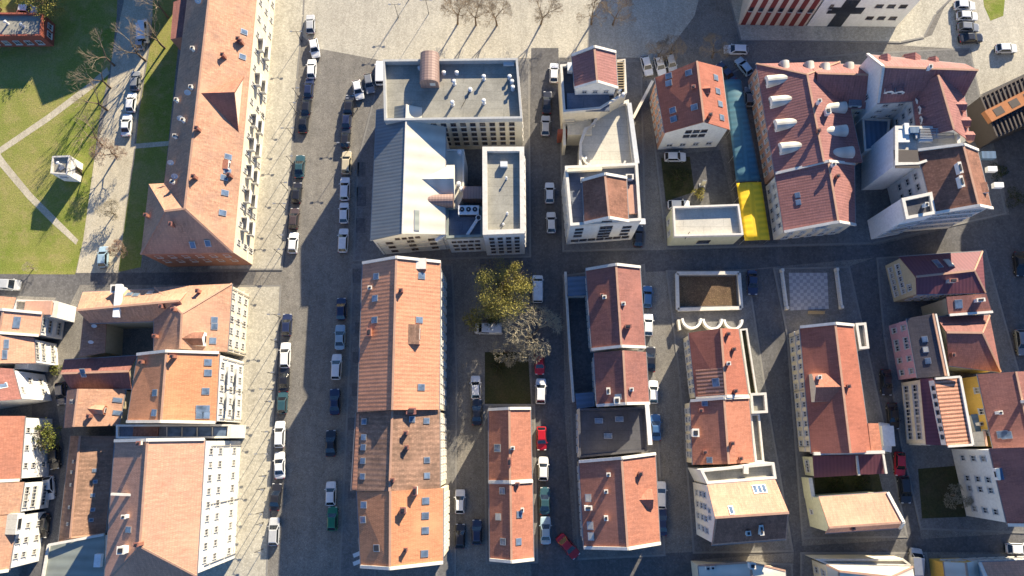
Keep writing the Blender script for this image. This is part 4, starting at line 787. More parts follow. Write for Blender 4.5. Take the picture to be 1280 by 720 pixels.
# ================================================================== bottom and top edges
b = B('cream_roof_house', 'cream house with a pale metal roof at the bottom edge, under the pale orange house', [(1033,706),(1142,709),(1150,760),(1040,760)], 7)
b.gable([(1033,706),(1141,708.5),(1150,770),(1042,770)], 7.2, 2.2, 'EW', ridge=((1049,714),(1114,721)), hip=(1,1), rmat='m_cream', wmat='cream'); W(b,'W',[2,5],4); W(b,'N',[2,5],7); b.flat([(1018,698.5),(1128,698),(1140,707.5),(1034,706)], 4.6, 'f_pale', 'cream', .4, .3); b.box('roof_hatch', 1144, 707, 6, 1.3, 2.6, 1.0, 'metal')
b = B('grey_gable_house', 'house with a grey and cream sheet gable roof at the bottom edge', [(873,707),(981,713),(985,770),(880,770)], 7)
b.gable([(873,707),(981.5,713.5),(987,775),(880,775)], 7, 3.0, 'NS', ridge=((938,703),(945,775)), hip=(2.5,0), rmat='m_cream', wmat='cream'); b.chimneys([(938,706,1.2,'white',.8,.8),(884,710,.5,'white'),(890,709.5,.5,'white')])
ra = [b.hit(x,y) for x, y in ((877,709.5),(934,707),(937,719),(880,719))]
b = B('yellow_wall_house', 'white roofed house with a yellow west wall in the bottom right corner', [(1180,703),(1222,701),(1230,765),(1186,765)], 5)
b.gable([(1180,702.5),(1222,701),(1232,770),(1188,770)], 5.2, 1.4, 'NS', rmat='m_cream', wmat='yellow'); W(b,'N',[3],3)
b = B('tan_roof_house', 'tan roofed house with a pale front at the bottom right edge', [(1224,703),(1310,701),(1320,765),(1232,765)], 6)
b.gable([(1224,703),(1312,700),(1322,770),(1234,770)], 6, 2.0, 'EW', ridge=((1234,735),(1316,732)), rmat='r_salmon', wmat='bluegrey', verge='W'); W(b,'N',[2,4.5],6)
b = B('striped_building', 'building with slanting dark red and pale wall panels at the top edge', [(942,-7),(1033,-5),(1042,-58),(952,-60)], 10)
b.flat([(952,-62),(1042,-60),(1032,-5),(942,-7)], 10.2, 'f_grey', 'stripew', .5)
p0, p1 = b.walls[-1]['S']; d = (p1-p0); L = d.length; d.normalize(); nr = V((d.y,-d.x,0)); nr = nr if nr.y < 0 else -nr
if p0.x > p1.x: p0, p1, d = p1, p0, -d
for i in range(7):
    mb = MB(); c = p0+d*(L*(i+.5)/7); mb.box(V((c.x,c.y,5.1))+nr*.03, d*L/28, nr*.05, V((0,0,5.0))); mb.mk('red_panel', 'stripered', b.root)
    put_window(b.root, V((c.x,c.y,5.6))+nr*.09, nr, .8, 1.1, 'framed', 0)
b = B('white_cross_building', 'white building with a dark glazed cross shaped recess on its front at the top edge', [(1034,-5),(1154,-4),(1165,-58),(1044,-60)], 10)
b.flat([(1044,-62),(1166,-60),(1154,-4),(1034,-5)], 10.2, 'f_grey', 'greenish', .5); W(b,'S',[3.2,7.2],3,wd=1.3,h=.95,m0=1,m1=9.6,fr='framed'); W(b,'S',[6.8],1,wd=.6,h=1.4,m0=14,m1=1,fr='framed')
p0, p1 = b.walls[-1]['S']; p0, p1 = (p0,p1) if p0.x < p1.x else (p1,p0); d = (p1-p0).normalized(); nr = V((d.y,-d.x,0)); mb = MB()
c = p0+d*5.2; mb.box(V((c.x,c.y,4.6))+nr*.05, d*1.3, nr*.06, V((0,0,4.5))); mb.box(V((c.x,c.y,5.6))+nr*.055, d*3.2, nr*.06, V((0,0,1.0))); mb.mk('glazed_cross', 'glass', b.root)
b = B('slatted_building', 'dark slatted building with an orange beam wall at the right edge', [(1224,121),(1300,84),(1312,140),(1245,172)], 6)
b.flat([(1224,122),(1300,85),(1316,140),(1246,172)], 5.8, 'f_dark', 'slat', .3, .3, pmat='slat')
mb = MB()
for i in range(15):
    t = i/14; A_ = P(1226,122.5,6.2).lerp(P(1300,87,6.2), t); C_ = P(1246,170,6.2).lerp(P(1315,139,6.2), t); mb.bar(A_, A_.lerp(C_,.42), .28, .3); mb.bar(C_, C_.lerp(A_,.32), .28, .3)
mb.mk('roof_slat', 'slat', b.root); mb = MB(); a0, a1 = P(1233,147,6.4), P(1310,108,6.4); mb.bar(a0, a1, 2.3, 1.1)
mb.mk('orange_beam', 'orangeb', b.root); mb = MB()
for t in (.17,.42,.66): p = a0.lerp(a1,t); d = (a1-a0).normalized(); mb.box(p+V((0,0,.56)), d*.9, V((-d.y,d.x,0))*.7, V((0,0,.03)))
mb.mk('dark_opening_panel', 'slat', b.root)  # solid dark plates drawn for the beam openings, inner shade put into the colour
# market canopies
def canopy(label, q, z, mat, rise=.9):
    NW, NE, SE, SW = [P(x,y,z) for x, y in q]; c = (NW+NE+SE+SW)/4; r = empty('market_canopy', (c.x,c.y,0), label, 'canopy', 'market canopies'); n = 8; m = 10; vs = []; fs = []
    for lay in (0,-.07):
        for j in range(m+1):
            for i in range(n+1):
                p = NW.lerp(NE,i/n).lerp(SW.lerp(SE,i/n), j/m); vs.append(p+V((0,0,rise*math.sin(math.pi*i/n)+lay)))
    K = (n+1)*(m+1)
    for j in range(m):
        for i in range(n): a = j*(n+1)+i; fs += [(a,a+1,a+n+2,a+n+1), (K+a,K+a+n+1,K+a+n+2,K+a+1)]
    for i in range(n): fs += [(i,K+i,K+i+1,i+1), (m*(n+1)+i,m*(n+1)+i+1,K+m*(n+1)+i+1,K+m*(n+1)+i)]
    for j in range(m): a = j*(n+1); b_ = a+n; fs += [(a,a+n+1,K+a+n+1,K+a),(b_,K+b_,K+b_+n+1,b_+n+1)]
    mk('canopy_sheet', vs, fs, mat, r, smooth=True)
    for t in (.02,.25,.5,.75,.98):
        for e0, e1 in ((NW,SW),(NE,SE)):
            p = e0.lerp(e1,t); mb = MB(); mb.tube((p.x,p.y,0),(p.x,p.y,z), .06,.06,6); mb.mk('post','metal',r)
canopy('long blue sheet market canopy beside the rosy house wall', [(905.5,100),(926,99.5),(951,226),(920.5,228)], 3.4, 'blue_sheet', .3)
canopy('bright yellow sheet market canopy at the end of the blue one', [(920.5,229),(951.5,227.5),(962.5,300),(931,301)], 3.55, 'yellow_sheet', .2)

# unseen blocks added outside the frame to cast shade into it
b = B('park_shade_block', 'unseen plain cream block added north of the park to cast shade', [(225,-95),(115,-50),(60,-160),(170,-200)], 0, 'building')
b.flat([(190,-230),(240,-105),(120,-58),(70,-180)], 11, 'f_grey', 'cream', .5)
b = B('north_shade_block', 'unseen tall block added north east of the square to cast shade', [(850,-65),(950,-65),(960,-200),(860,-200)], 0, 'building')
b.flat([(868,-240),(985,-240),(980,-110),(866,-110)], 15, 'f_grey', 'cream', .5)
b = B('east_shade_block', 'unseen tall block added east of the slatted building to cast shade', [(1330,60),(1420,60),(1430,330),(1340,330)], 0, 'building')
b.flat([(1372,30),(1460,30),(1470,300),(1382,300)], 15, 'f_grey', 'cream', .5)
# ================================================================== CARS
PROF = { # length, width, height, belt height, list of (x fraction front->rear of: bonnet end / windscreen top / rear window top / rear window bottom)
 'hatch': (4.05,1.74,1.48,.92,(.27,.43,.84,.97)), 'sedan': (4.55,1.80,1.44,.90,(.27,.44,.70,.85)), 'estate': (4.6,1.80,1.50,.92,(.26,.42,.88,.97)),
 'suv': (4.45,1.84,1.68,1.0,(.25,.40,.86,.97)), 'van': (5.1,1.95,2.05,1.12,(.15,.27,.965,.99))}
_cars = {}
def car_parts(ty):
    if ty in _cars: return _cars[ty]
    L, Wd, Ht, belt, (f0,f1,f2,f3) = PROF[ty]; out = []
    X = V((1,0,0)); Y = V((0,1,0)); Z = V((0,0,1)); hw = Wd/2
    def yy(f): return L/2-f*L
    b = MB()
    st = [(0,.70,.34,.55),(.012,.84,.24,.66),(.06,.95,.2,.74),(.14,1,.2,.80),(f0,1,.2,belt),(.5,1,.2,belt+.01),(.8,1,.2,belt),(.93,.97,.2,belt-.02),(.985,.88,.26,belt-.10),(1,.76,.34,belt-.2)]
    if ty == 'van': st[2] = (.06,.97,.2,.98); st[3] = (.14,1,.2,1.08)
    ring = []
    for f, wf, zl, zt in st:
        h_ = hw*wf; y = yy(f)
        ring.append([(-h_*.9,y,zl),(-h_,y,zl+.12),(-h_,y,zt-.14),(-h_*.93,y,zt-.03),(-h_*.72,y,zt),(h_*.72,y,zt),(h_*.93,y,zt-.03),(h_,y,zt-.14),(h_,y,zl+.12),(h_*.9,y,zl)])
    m = 10; vs = [v for r in ring for v in r]; fs = []
    for j in range(len(ring)-1):
        for i in range(m): fs.append((j*m+i, j*m+(i+1) % m, (j+1)*m+(i+1) % m, (j+1)*m+i))
    fs += [tuple(range(m)), tuple(range((len(ring)-1)*m, len(ring)*m))]; b.add(vs, fs)
    # cabin shell (pillars and roof) in paint
    wb, wt = hw*.93, hw*.74
    if ty == 'van': wt = hw*.84
    C = [[V((-wb,yy(f0),belt-.02)),V((wb,yy(f0),belt-.02)),V((wb,yy(f3),belt-.02)),V((-wb,yy(f3),belt-.02))], [V((-wt,yy(f1),Ht-.05)),V((wt,yy(f1),Ht-.05)),V((wt,yy(f2),Ht-.06)),V((-wt,yy(f2),Ht-.06))],
         [V((-wt*.86,yy(f1+.04),Ht)),V((wt*.86,yy(f1+.04),Ht)),V((wt*.86,yy(f2-.02),Ht-.01)),V((-wt*.86,yy(f2-.02),Ht-.01))]]
    vs = C[0]+C[1]+C[2]; fs = [(i,(i+1)%4,4+(i+1)%4,4+i) for i in range(4)] + [(4+i,4+(i+1)%4,8+(i+1)%4,8+i) for i in range(4)] + [(8,9,10,11)]
    b.add(vs, fs); b.box((0,yy(.965)-.02*L,.36), X*hw*.7, Y*.1, Z*.1, 1); b.box((0,yy(.012),.36), X*hw*.6, Y*.06, Z*.08, 1)
    for s in (-1,1): b.box((s*(hw+.08), yy(f0+.05), belt+.05), X*.1, Y*.07, Z*.06, 0)   # mirrors
    out.append(('body', b, ['PAINT','black'], False))
    def pane(name, a, bq, c, d, inset):
        ct = (a+bq+c+d)/4; nrm = (bq-a).cross(d-a).normalized(); nrm = nrm if nrm.dot(ct-V((0,0,.8))) > 0 else -nrm
        q = [p+(ct-p)*inset+nrm*.012 for p in (a,bq,c,d)]; q2 = [p-nrm*.02 for p in q]; g = MB(); g.add(q+q2, [(0,1,2,3)]+[(i,(i+1)%4,4+(i+1)%4,4+i) for i in range(4)]); out.append((name, g, ['carglass'], False))
    c0, c1 = C[0], C[1]
    pane('windscreen', c0[0],c0[1],c1[1],c1[0], .10); pane('rear_window', c0[2],c0[3],c1[3],c1[2], .12)
    if ty == 'van':
        fm = .45
        for s, (i0,i1) in ((1,(1,2)),(-1,(0,3))): pane('side_window', c0[i0], c0[i0].lerp(c0[i1],fm), c1[i0].lerp(c1[i1],fm-.05), c1[i0], .14)
    else:
        for i0, i1 in ((1,2),(0,3)): pane('side_window', c0[i0], c0[i1], c1[i1], c1[i0], .13)
    for s in (-1,1):
        for f in (.185,.80):
            g = MB(); g.tube((s*(hw-.2),yy(f),.31),(s*(hw+.015),yy(f),.31),.31,.31,14); g.tube((s*(hw+.01),yy(f),.31),(s*(hw+.03),yy(f),.31),.19,.17,10,1); out.append(('wheel', g, ['black','metal'], False))
    for s in (-1,1):
        g = MB(); g.box((s*hw*.66, yy(.035), .64 if ty != 'van' else .8), X*hw*.2, Y*.11, Z*.06); out.append(('headlight', g, ['lamp'], False))
        g = MB(); g.box((s*hw*.72, yy(.982), .72), X*hw*.16, Y*.06, Z*.08); out.append(('tail_light', g, ['tail'], False))
    res = []
    for nm, g, mats, sm in out:
        if nm == 'body':
            res.append((nm, g, mats)); continue
        o = g.mk(nm, mats); me = o.data; bpy.data.objects.remove(o); res.append((nm, me, None))
    _cars[ty] = res; return res
_bodies = {}
def body_mesh(ty, colr):
    if (ty,colr) not in _bodies:
        g = car_parts(ty)[0][1]; o = g.mk('body', [CP[colr], 'black'], None); _bodies[(ty,colr)] = o.data; me = o.data
        bpy.data.objects.remove(o)
    return _bodies[(ty,colr)]
def car(px, py, dx, dy, ty, colr, label, group, z=.004):
    p = P(px,py,.7); a = P(px,py); c = P(px+dx,py+dy); d = c-a; rz = math.atan2(-d.x, d.y)
    r = empty('parked_car' if ty != 'van' else 'parked_van', (p.x,p.y,z), label, 'car' if ty != 'van' else 'van', group, rz)
    for nm, me, _ in car_parts(ty):
        o = bpy.data.objects.new(nm, body_mesh(ty,colr) if nm == 'body' else me); COL.objects.link(o); o.parent = r
    return r
OR = 'first second third fourth fifth sixth seventh eighth ninth tenth eleventh twelfth thirteenth fourteenth fifteenth sixteenth seventeenth eighteenth nineteenth twentieth'.split()
CN = dict(white='white', silver='silver', grey='grey', black='black', navy='dark blue', blue='blue', ltblue='light blue', red='red', green='green', teal='dark teal', tan='tan', brown='dark brown')
TN = dict(hatch='hatchback', sedan='saloon', estate='estate car', suv='tall car', van='van')
def row(lst, phrase, group, z=.004):
    for i, (x,y,dx,dy,ty,co) in enumerate(lst): car(x,y,dx,dy,ty,co, f'{CN[co]} {TN[ty]}, {OR[i]} from the top {phrase}', group, z)
row([(388,30,-1,-60,'hatch','silver'),(393,60,10,55,'hatch','white'),(389.5,86,1,-40,'hatch','white'),(386,110,5,-60,'hatch','navy'),(383,131,5,-60,'hatch','black'),(379.5,152,6,-60,'sedan','black'),
     (374.5,208,4,-60,'sedan','teal'),(371,241,5,-60,'hatch','black'),(367.5,273,5,-60,'hatch','brown'),(366.5,303.5,5,-60,'hatch','white'),(358.5,406,3,-60,'hatch','navy'),(356.5,444,2,-60,'estate','white'),
     (355,474,2,-60,'sedan','black'),(353,503,3,-60,'hatch','teal'),(349.5,543,2,-60,'estate','white'),(349.5,581.5,-1,-60,'sedan','white'),(344.5,621,6,-60,'sedan','black'),(342.5,664.5,3,-60,'estate','silver')],
    'in the left kerb row of the wide street', 'cars along the left kerb of the wide street')
row([(476,91,1,-60,'van','white'),(461.5,104,10,60,'hatch','grey'),(447.5,112,13,60,'hatch','white'),(436.5,131,5,-60,'hatch','black'),(433.5,148,4,-60,'hatch','navy'),(432,172,4,-60,'hatch','black'),(433,203,3,-60,'estate','tan'),
     (431,236,2,-60,'estate','white'),(430,266,1,-60,'hatch','white'),(429,300.5,3,-60,'estate','white'),(426.5,386,1,-60,'hatch','navy'),(425,421.5,2,-60,'sedan','ltblue'),(420.5,458.5,3,-60,'estate','white'),
     (418.5,502,0,-60,'sedan','navy'),(413.5,554,1,-60,'sedan','black'),(413.5,617,1,-60,'hatch','white'),(415.5,648.5,2,-60,'hatch','green')], 'in the right kerb row of the wide street', 'cars along the right kerb of the wide street')
row([(692.5,91,1,-40,'hatch','white'),(684,128,3,-60,'sedan','black'),(682,157,2,-60,'hatch','silver'),(687,241,0,-60,'hatch','white'),(689,278,-1,-60,'hatch','white'),(672,361,0,-60,'van','white'),(674.5,454,1,60,'hatch','red'),
     (676,489,1,-60,'suv','white'),(677,548,1,60,'hatch','red'),(679,586,1,-60,'hatch','white'),(681,626,1,-60,'sedan','teal'),(682,663,-1,-60,'sedan','ltblue')], 'along the narrow middle street', 'cars on the narrow middle street', .008)
car(710,683,26,30,'sedan','red','dark red saloon parked at a slant at the bottom of the middle street','cars on the narrow middle street')
row([(594.5,484,-1,-60,'hatch','white'),(596,515,0,-60,'sedan','black'),(575,627,1,-60,'hatch','white'),(575,670,1,-60,'hatch','black'),(596,665,0,-60,'hatch','navy')], 'in the yard beside the narrow red houses', 'cars in the yard')
car(611,411,-60,-2,'van','white','white van parked crosswise under the two yard trees','cars in the yard')
row([(809,371,2,-60,'hatch','blue'),(810,406,1,-60,'hatch','white'),(813,449,1,-60,'sedan','black'),(816.5,490,0,-60,'hatch','white'),(819.5,534,-2,-60,'sedan','blue'),(826,619,0,-60,'estate','white'),(827,652,0,-60,'sedan','navy')],
    'along the kerb beside the wine red ridge houses', 'cars beside the ridge houses', .124)
for a in [(808.5,82,14,50,'hatch','white','white hatchback on the sunny edge of the square beside the orange roofed house'),(825,82,14,50,'hatch','white','white hatchback half under the bare trees behind the orange roofed house'),
          (839,79,14,50,'hatch','silver','silver car mostly hidden under the bare trees'),(920,62,-60,-2,'estate','white','white estate car parked crosswise in the shade near the barrel dormer house'),(930,83,-30,-38,'hatch','ltblue','pale blue hatchback parked at a slant below the crosswise white estate car'),
          (907,90,-30,-36,'sedan','navy','dark blue car close behind the orange roofed house'),(936.5,121,-2,-50,'hatch','grey','grey car in the shade between the blue canopy and the rosy wall'),
          (844,196,60,0,'hatch','white','white hatchback below the cream gable wall of six windows'),(848.5,256,60,0,'hatch','white','white hatchback tucked behind the white pavilion'),(940.5,353,2,60,'sedan','navy','dark blue saloon beside the excavation of brown soil'),
          (798,295,2,-60,'hatch','black','black car at the foot of the tall white corner house'),(1206,7,60,2,'hatch','white','white car, topmost in the short row beside the grass verge, top right'),(1209,20,60,2,'hatch','white','white car, second in the short row beside the grass verge, top right'),
          (1210.5,34,60,3,'hatch','grey','grey car, third in the short row beside the grass verge, top right'),(1214,47.5,60,-3,'sedan','black','black car, lowest in the short row beside the grass verge, top right'),(1258,60.5,60,-1,'hatch','white','white car standing alone on the bright paving near the right edge'),
          (1108,478,3,60,'sedan','black','black saloon in front of the pink house'),(1116.5,520,6,60,'sedan','black','black saloon in front of the striped roof house'),(1125,580,1,60,'hatch','red','dark red car above the black one near the white wall house'),
          (1131,612,6,60,'estate','black','black estate car just below the dark red car'),(1104.5,547,2,-60,'van','white','white van against the right end of the long red house'),(1144.5,705,2,-60,'van','silver','silver van squeezed beside the pale roofed house at the bottom'),
          (1273,686,60,2,'hatch','white','white car at the bottom right edge'),(1277,428,8,60,'estate','grey','grey car cut by the right edge beside the wide dark red house'),
          (1275,330,6,60,'sedan','black','black car at the right edge beside the beige gable house'),
          (179,39,-4,-60,'van','white','white van at the top of the park road'),(176,50,8,-60,'hatch','silver','silver hatchback just below the white van on the park road'),(169,101,4,-60,'hatch','grey','grey hatchback, middle of the park road row'),(164,128,6,-60,'hatch','white','white hatchback on the park road below the grey one'),
          (158,156,5,-60,'sedan','white','white saloon on the park road next to the bare pinkish tree'),(129,321,3,-60,'hatch','ltblue','pale blue car in the shade beside the low tan bare tree'),(34,12,60,4,'hatch','white','white car half under the yellow tree in the top left'),
          (8,356,60,2,'van','silver','silver van on the side street at the left edge'),(68,572,2,60,'hatch','black','black car just below the green tree in the left lane'),(61,610,4,60,'hatch','white','white hatchback in the left lane'),(54,657,-8,60,'hatch','black','black car below the white hatchback in the left lane'),
          (76,492,4,60,'hatch','navy','dark blue car beside the tan yard house in the left lane')]: car(*a[:6], a[6], 'single parked cars', .012)
# ================================================================== TREES
def perp(d):
    x = d.orthogonal().normalized(); return x, d.cross(x)
def grow(base, h, R, seed, depth=5, twig=.012, spread=.62, bend=.25, kids=(3,4), trunkfrac=.32, r0=None):
    """returns (trunk MB, twig MB, tips)"""
    rn = random.Random(seed); T = MB(); K = MB(); tips = []
    r0 = r0 or .03*h
    def br(p, d, L, r, k):
        n = 2 if k < 2 else 1; q = p
        for i in range(n):
            d2 = (d+V((rn.uniform(-1,1),rn.uniform(-1,1),rn.uniform(-.3,.6)))*bend*.4).normalized(); e = q+d2*L/n
            (T if k < 2 else K).tube(q, e, r*(1-.35*i/n), r*(1-.35*(i+1)/n)*.9, 7 if k == 0 else (5 if k < 2 else 3), 0, k == 0)
            q = e; d = d2
        if k >= depth: tips.append((q,d)); return
        x, y = perp(d); m = rn.randint(*kids); a0 = rn.uniform(0,6.3)
        for i in range(m):
            a = a0+2*math.pi*i/m+rn.uniform(-.4,.4); s = spread*rn.uniform(.6,1.25); dd = (d*(1-.25*s)+(x*math.cos(a)+y*math.sin(a))*s+V((0,0,.08))).normalized()
            br(q, dd, L*rn.uniform(.6,.82), max(twig, r*.55), k+1)
        if k >= 1 and rn.random() < .7: br(q, (d+V((rn.uniform(-.2,.2),rn.uniform(-.2,.2),.1))).normalized(), L*.75, max(twig, r*.6), k+1)
    br(V(base), V((rn.uniform(-.06,.06),rn.uniform(-.06,.06),1)).normalized(), h*trunkfrac, r0, 0)
    return T, K, tips
def bare_tree(px, py, h, label, seed, mat='twig', group=None, **kw):
    p = P(px,py); r = empty('bare_tree', p, label, 'tree', group); T, K, tips = grow(p, h, 0, seed, **kw); T.mk('trunk','bark',r); K.mk('crown',mat,r); return r
def leaf_tree(px, py, h, R, label, seed, mat, n=5200, cz=.62, size=.3, sq=.8, group=None):
    p = P(px,py); r = empty('leafy_tree', p, label, 'tree', group); T, K, tips = grow(p, h, 0, seed, depth=4, spread=.7, trunkfrac=.3); T.v += []
    T.mk('trunk','bark',r); K.mk('branches','bark',r); rn = random.Random(seed+1); L = MB(); c = V((p.x,p.y,h*cz))
    cl = []
    for i in range(46):
        while True:
            v = V((rn.uniform(-1,1),rn.uniform(-1,1),rn.uniform(-.8,1)))
            if .25 < v.length < 1: break
        cl.append((c+V((v.x*R,v.y*R,v.z*R*sq)), R*rn.uniform(.16,.34)))
    for i in range(n):
        q, rr = cl[i % len(cl)]; v = V((rn.gauss(0,.5),rn.gauss(0,.5),rn.gauss(0,.42)))*rr; o = q+v
        a = V((rn.gauss(0,1),rn.gauss(0,1),rn.gauss(0,.6))).normalized(); x, y = perp(a); s = size*rn.uniform(.5,1.2); L.add([o-x*s*.5, o+y*s*.33, o+x*s*.5, o-y*s*.33], [(0,1,2,3)])
    L.mk('crown', mat, r); return r
for i, (x,y) in enumerate(((572,30),(595,31.5),(621,32),(676,30.5),(739,30.5),(766,31))):
    bare_tree(x, y, 7.2, f'leafless tree on the square, {OR[i]} from the left in the row of six', 20+i, 'twig', 'row of leafless trees on the square', depth=6, spread=.6, trunkfrac=.33, kids=(3,3), twig=.014)
for i, (x,y,h,sp,lb) in enumerate(((838,70,7.5,.8,'left bare twiggy tree of the pair behind the orange roofed house'),(890,72,7.5,.8,'right bare twiggy tree of the pair behind the orange roofed house'),(822,72,6,.8,'small bare tree at the corner of the square beside the pair of twiggy trees'))):
    bare_tree(x,y,h,lb,40+i,'twig','bare trees behind the orange roofed house',depth=6,spread=sp,trunkfrac=.24,kids=(3,3),twig=.016)
leaf_tree(630,376,12.5,5.1,'large yellow olive tree in the yard beside the main row',51,'leaf_y',17000,.70,.24)
leaf_tree(594,404,6.0,2.0,'small yellowish shrub tree at the foot of the large yard tree',52,'leaf_y',1100,.7,.3)
leaf_tree(620,398,5.0,2.2,'dark evergreen shrub between the two big yard trees',53,'leaf_d',1300,.6,.3)
bare_tree(662,423,13,'large pale leafless tree with dense radiating twigs below the yellow yard tree',61,'twigg',depth=5,spread=.95,trunkfrac=.25,kids=(4,4),twig=.04,bend=.35,r0=.45)
bare_tree(632,440,7.5,'smaller pale leafless tree at the lower left of the large one in the yard',62,'twigg',depth=6,spread=.85,trunkfrac=.22,kids=(3,3),twig=.026)
leaf_tree(70,545,6.0,2.9,'yellow green tree between the white row houses and the left lane',54,'leaf_g',2600,.68,.3)
leaf_tree(72,12,6.5,4.4,'yellow green tree beside the red pavilion in the top left corner',55,'leaf_y',3600,.72,.3)
leaf_tree(2,12,6.0,2.6,'small yellowish tree at the top left edge behind the red pavilion',56,'leaf_y',1500,.7,.3)
bare_tree(146,196,7.5,'bare pinkish tree leaning over the park road',63,'twigp',depth=6,spread=.75,trunkfrac=.26,kids=(3,3),twig=.018)
bare_tree(143,268,5.2,'round bare grey tree between the pinkish and the tan tree on the park road',64,'twigg',depth=6,spread=.85,trunkfrac=.22,kids=(3,3),twig=.016)
bare_tree(152,314,5.0,'low tan bare tree at the lower end of the park road',65,'twigp',depth=6,spread=.85,trunkfrac=.22,kids=(3,3),twig=.016)
bare_tree(182,76,9,'tall thin bare tree over the park road beside the grey hatchback',66,'twig',depth=5,spread=.6,trunkfrac=.34,kids=(2,3))
bare_tree(210,22,9,'tall thin bare tree beside the north wing of the long apartment block',67,'twig',depth=5,spread=.6,trunkfrac=.34,kids=(2,3))
bare_tree(128,182,8,'bare tree on the park lawn edge west of the pinkish tree',68,'twig',depth=5,spread=.6,trunkfrac=.34,kids=(2,3))
bare_tree(143,82,8,'tall thin bare tree on the park lawn edge, uppermost of three beside the sandy path',71,'twig',depth=5,spread=.5,trunkfrac=.36,kids=(2,3))
bare_tree(138,110,8,'tall thin bare tree on the park lawn edge, middle of three beside the sandy path',72,'twig',depth=5,spread=.5,trunkfrac=.36,kids=(2,3))
bare_tree(134,138,8,'tall thin bare tree on the park lawn edge, lowest of three beside the sandy path',73,'twig',depth=5,spread=.5,trunkfrac=.36,kids=(2,3))
bare_tree(206,60,8,'thin bare tree on the verge lawn below the north wing of the apartment block',74,'twig',depth=5,spread=.5,trunkfrac=.36,kids=(2,3))
bare_tree(42,336,4.0,'low bare bush tree at the lower edge of the park lawn',69,'twigg',depth=5,spread=.8,trunkfrac=.2,kids=(3,3))
bare_tree(1188,618,5.5,'bare pale tree against the plain white west wall, lower right',70,'twigg',depth=6,spread=.8,trunkfrac=.24,kids=(3,3),twig=.016)
def shrub(px, py, h, R, label, seed, mat, n=500, z=0.0, size=.22):
    p = P(px,py); r = empty('shrub', (p.x,p.y,z), label, 'shrub', 'garden shrubs'); rn = random.Random(seed); L = MB(); S_ = MB(); org = V((p.x,p.y,z))
    for i in range(7):
        a = 2*math.pi*i/7; S_.tube(org, org+V((math.cos(a)*R*.7,math.sin(a)*R*.7,h*.8)), .03,.015,4)
    for i in range(n):
        a = rn.uniform(0,6.28); rr = R*math.sqrt(rn.random())*(1+.3*math.sin(3*a+seed)); o = org+V((math.cos(a)*rr, math.sin(a)*rr, h*rn.uniform(.15,1)*(1.05-.5*(rr/R)**2)))
        d = V((rn.gauss(0,1),rn.gauss(0,1),rn.gauss(0,.7))).normalized(); x, y = perp(d); s = size*rn.uniform(.6,1.3); L.add([o-x*s*.5,o+y*s*.35,o+x*s*.5,o-y*s*.35],[(0,1,2,3)])
    S_.mk('stems','bark',r); L.mk('foliage',mat,r)
shrub(873,243,1.6,1.1,'yellow leaved shrub in the yard behind the white pavilion',81,'leaf_y',z=.12)
shrub(846,222,1.4,2.2,'broad dark shrub bed in the yard below the cream gable wall',82,'leaf_d',900,z=.12)
shrub(1246,215,1.2,1.6,'dark shrub beside the right edge below the slatted building',83,'leaf_d',500); shrub(1268,248,1.2,1.8,'dark shrub at the right edge near the white arm block',84,'leaf_d',500)
shrub(1045,606,.9,1.6,'low dark green shrub in the small court above the pale orange house',85,'leaf_d',500,.12)
shrub(1078,604,.9,1.5,'low green shrub at the right end of the small court',86,'leaf_d',400,.12)
shrub(622,458,1.0,1.6,'low shrub in the courtyard garden above the narrow red houses',87,'leaf_d',400,.02)
shrub(72,462,1.6,1.0,'light green shrub beside the balcony house in the left lane',88,'leaf_g',400)
# ================================================================== STREET FURNITURE
def lamp_post(px, py, label, h=4.2, z=.12, arms=1):
    p = P(px,py); r = empty('street_lamp', (p.x,p.y,z), label, 'street lamp', 'slim street lamps'); o = V((p.x,p.y,z)); m = MB(); m.tube(o,o+V((0,0,.5)),.09,.07,8); m.tube(o+V((0,0,.5)),o+V((0,0,h)),.055,.045,7); m.mk('post','dmetal',r)
    for i in range(arms):
        s = 1 if i == 0 else -1; m = MB(); e = o+V((.75*s,0,h+.05)); m.tube(o+V((0,0,h-.1)),e,.035,.03,5); m.mk('arm','dmetal',r)
        m = MB(); m.box(e+V((.18*s,0,-.02)),V((.26,0,0)),V((0,.11,0)),V((0,0,.06))); m.mk('lamp_head','metal',r)
pts = [(377,52),(373.5,122),(370.5,141),(366.5,170),(366,205),(360,238),(357,262),(354.5,301),(352,319),(350.5,397),(347,428),(344,468),(341.5,488),(340,503),(337,540),(335.5,567),(333,594),(331.5,610),(328.5,640),(329.5,653),(329,686)]
for i, (x,y) in enumerate(pts):
    lamp_post(x,y,f'slim dark post on the left kerb of the wide street, {OR[min(i,19)]} from the top' if i < 20 else 'slim dark post on the left kerb of the wide street, lowest of all', 3.6+.7*((i*7) % 3)/2, arms=1 if i % 3 else 2)
for x,y,l in ((536,17,'tall lamp on the open square left of the six leafless trees'),(498,22,'tall lamp on the open square near the top, left of the other lamp'),(511,0,'tall lamp at the top edge of the square'),(436,190,'lamp on the right kerb of the wide street beside the tan car'),(447,136,'lamp on the right kerb of the wide street near the black hatchback')): lamp_post(x,y,l,4.6,.004,2)
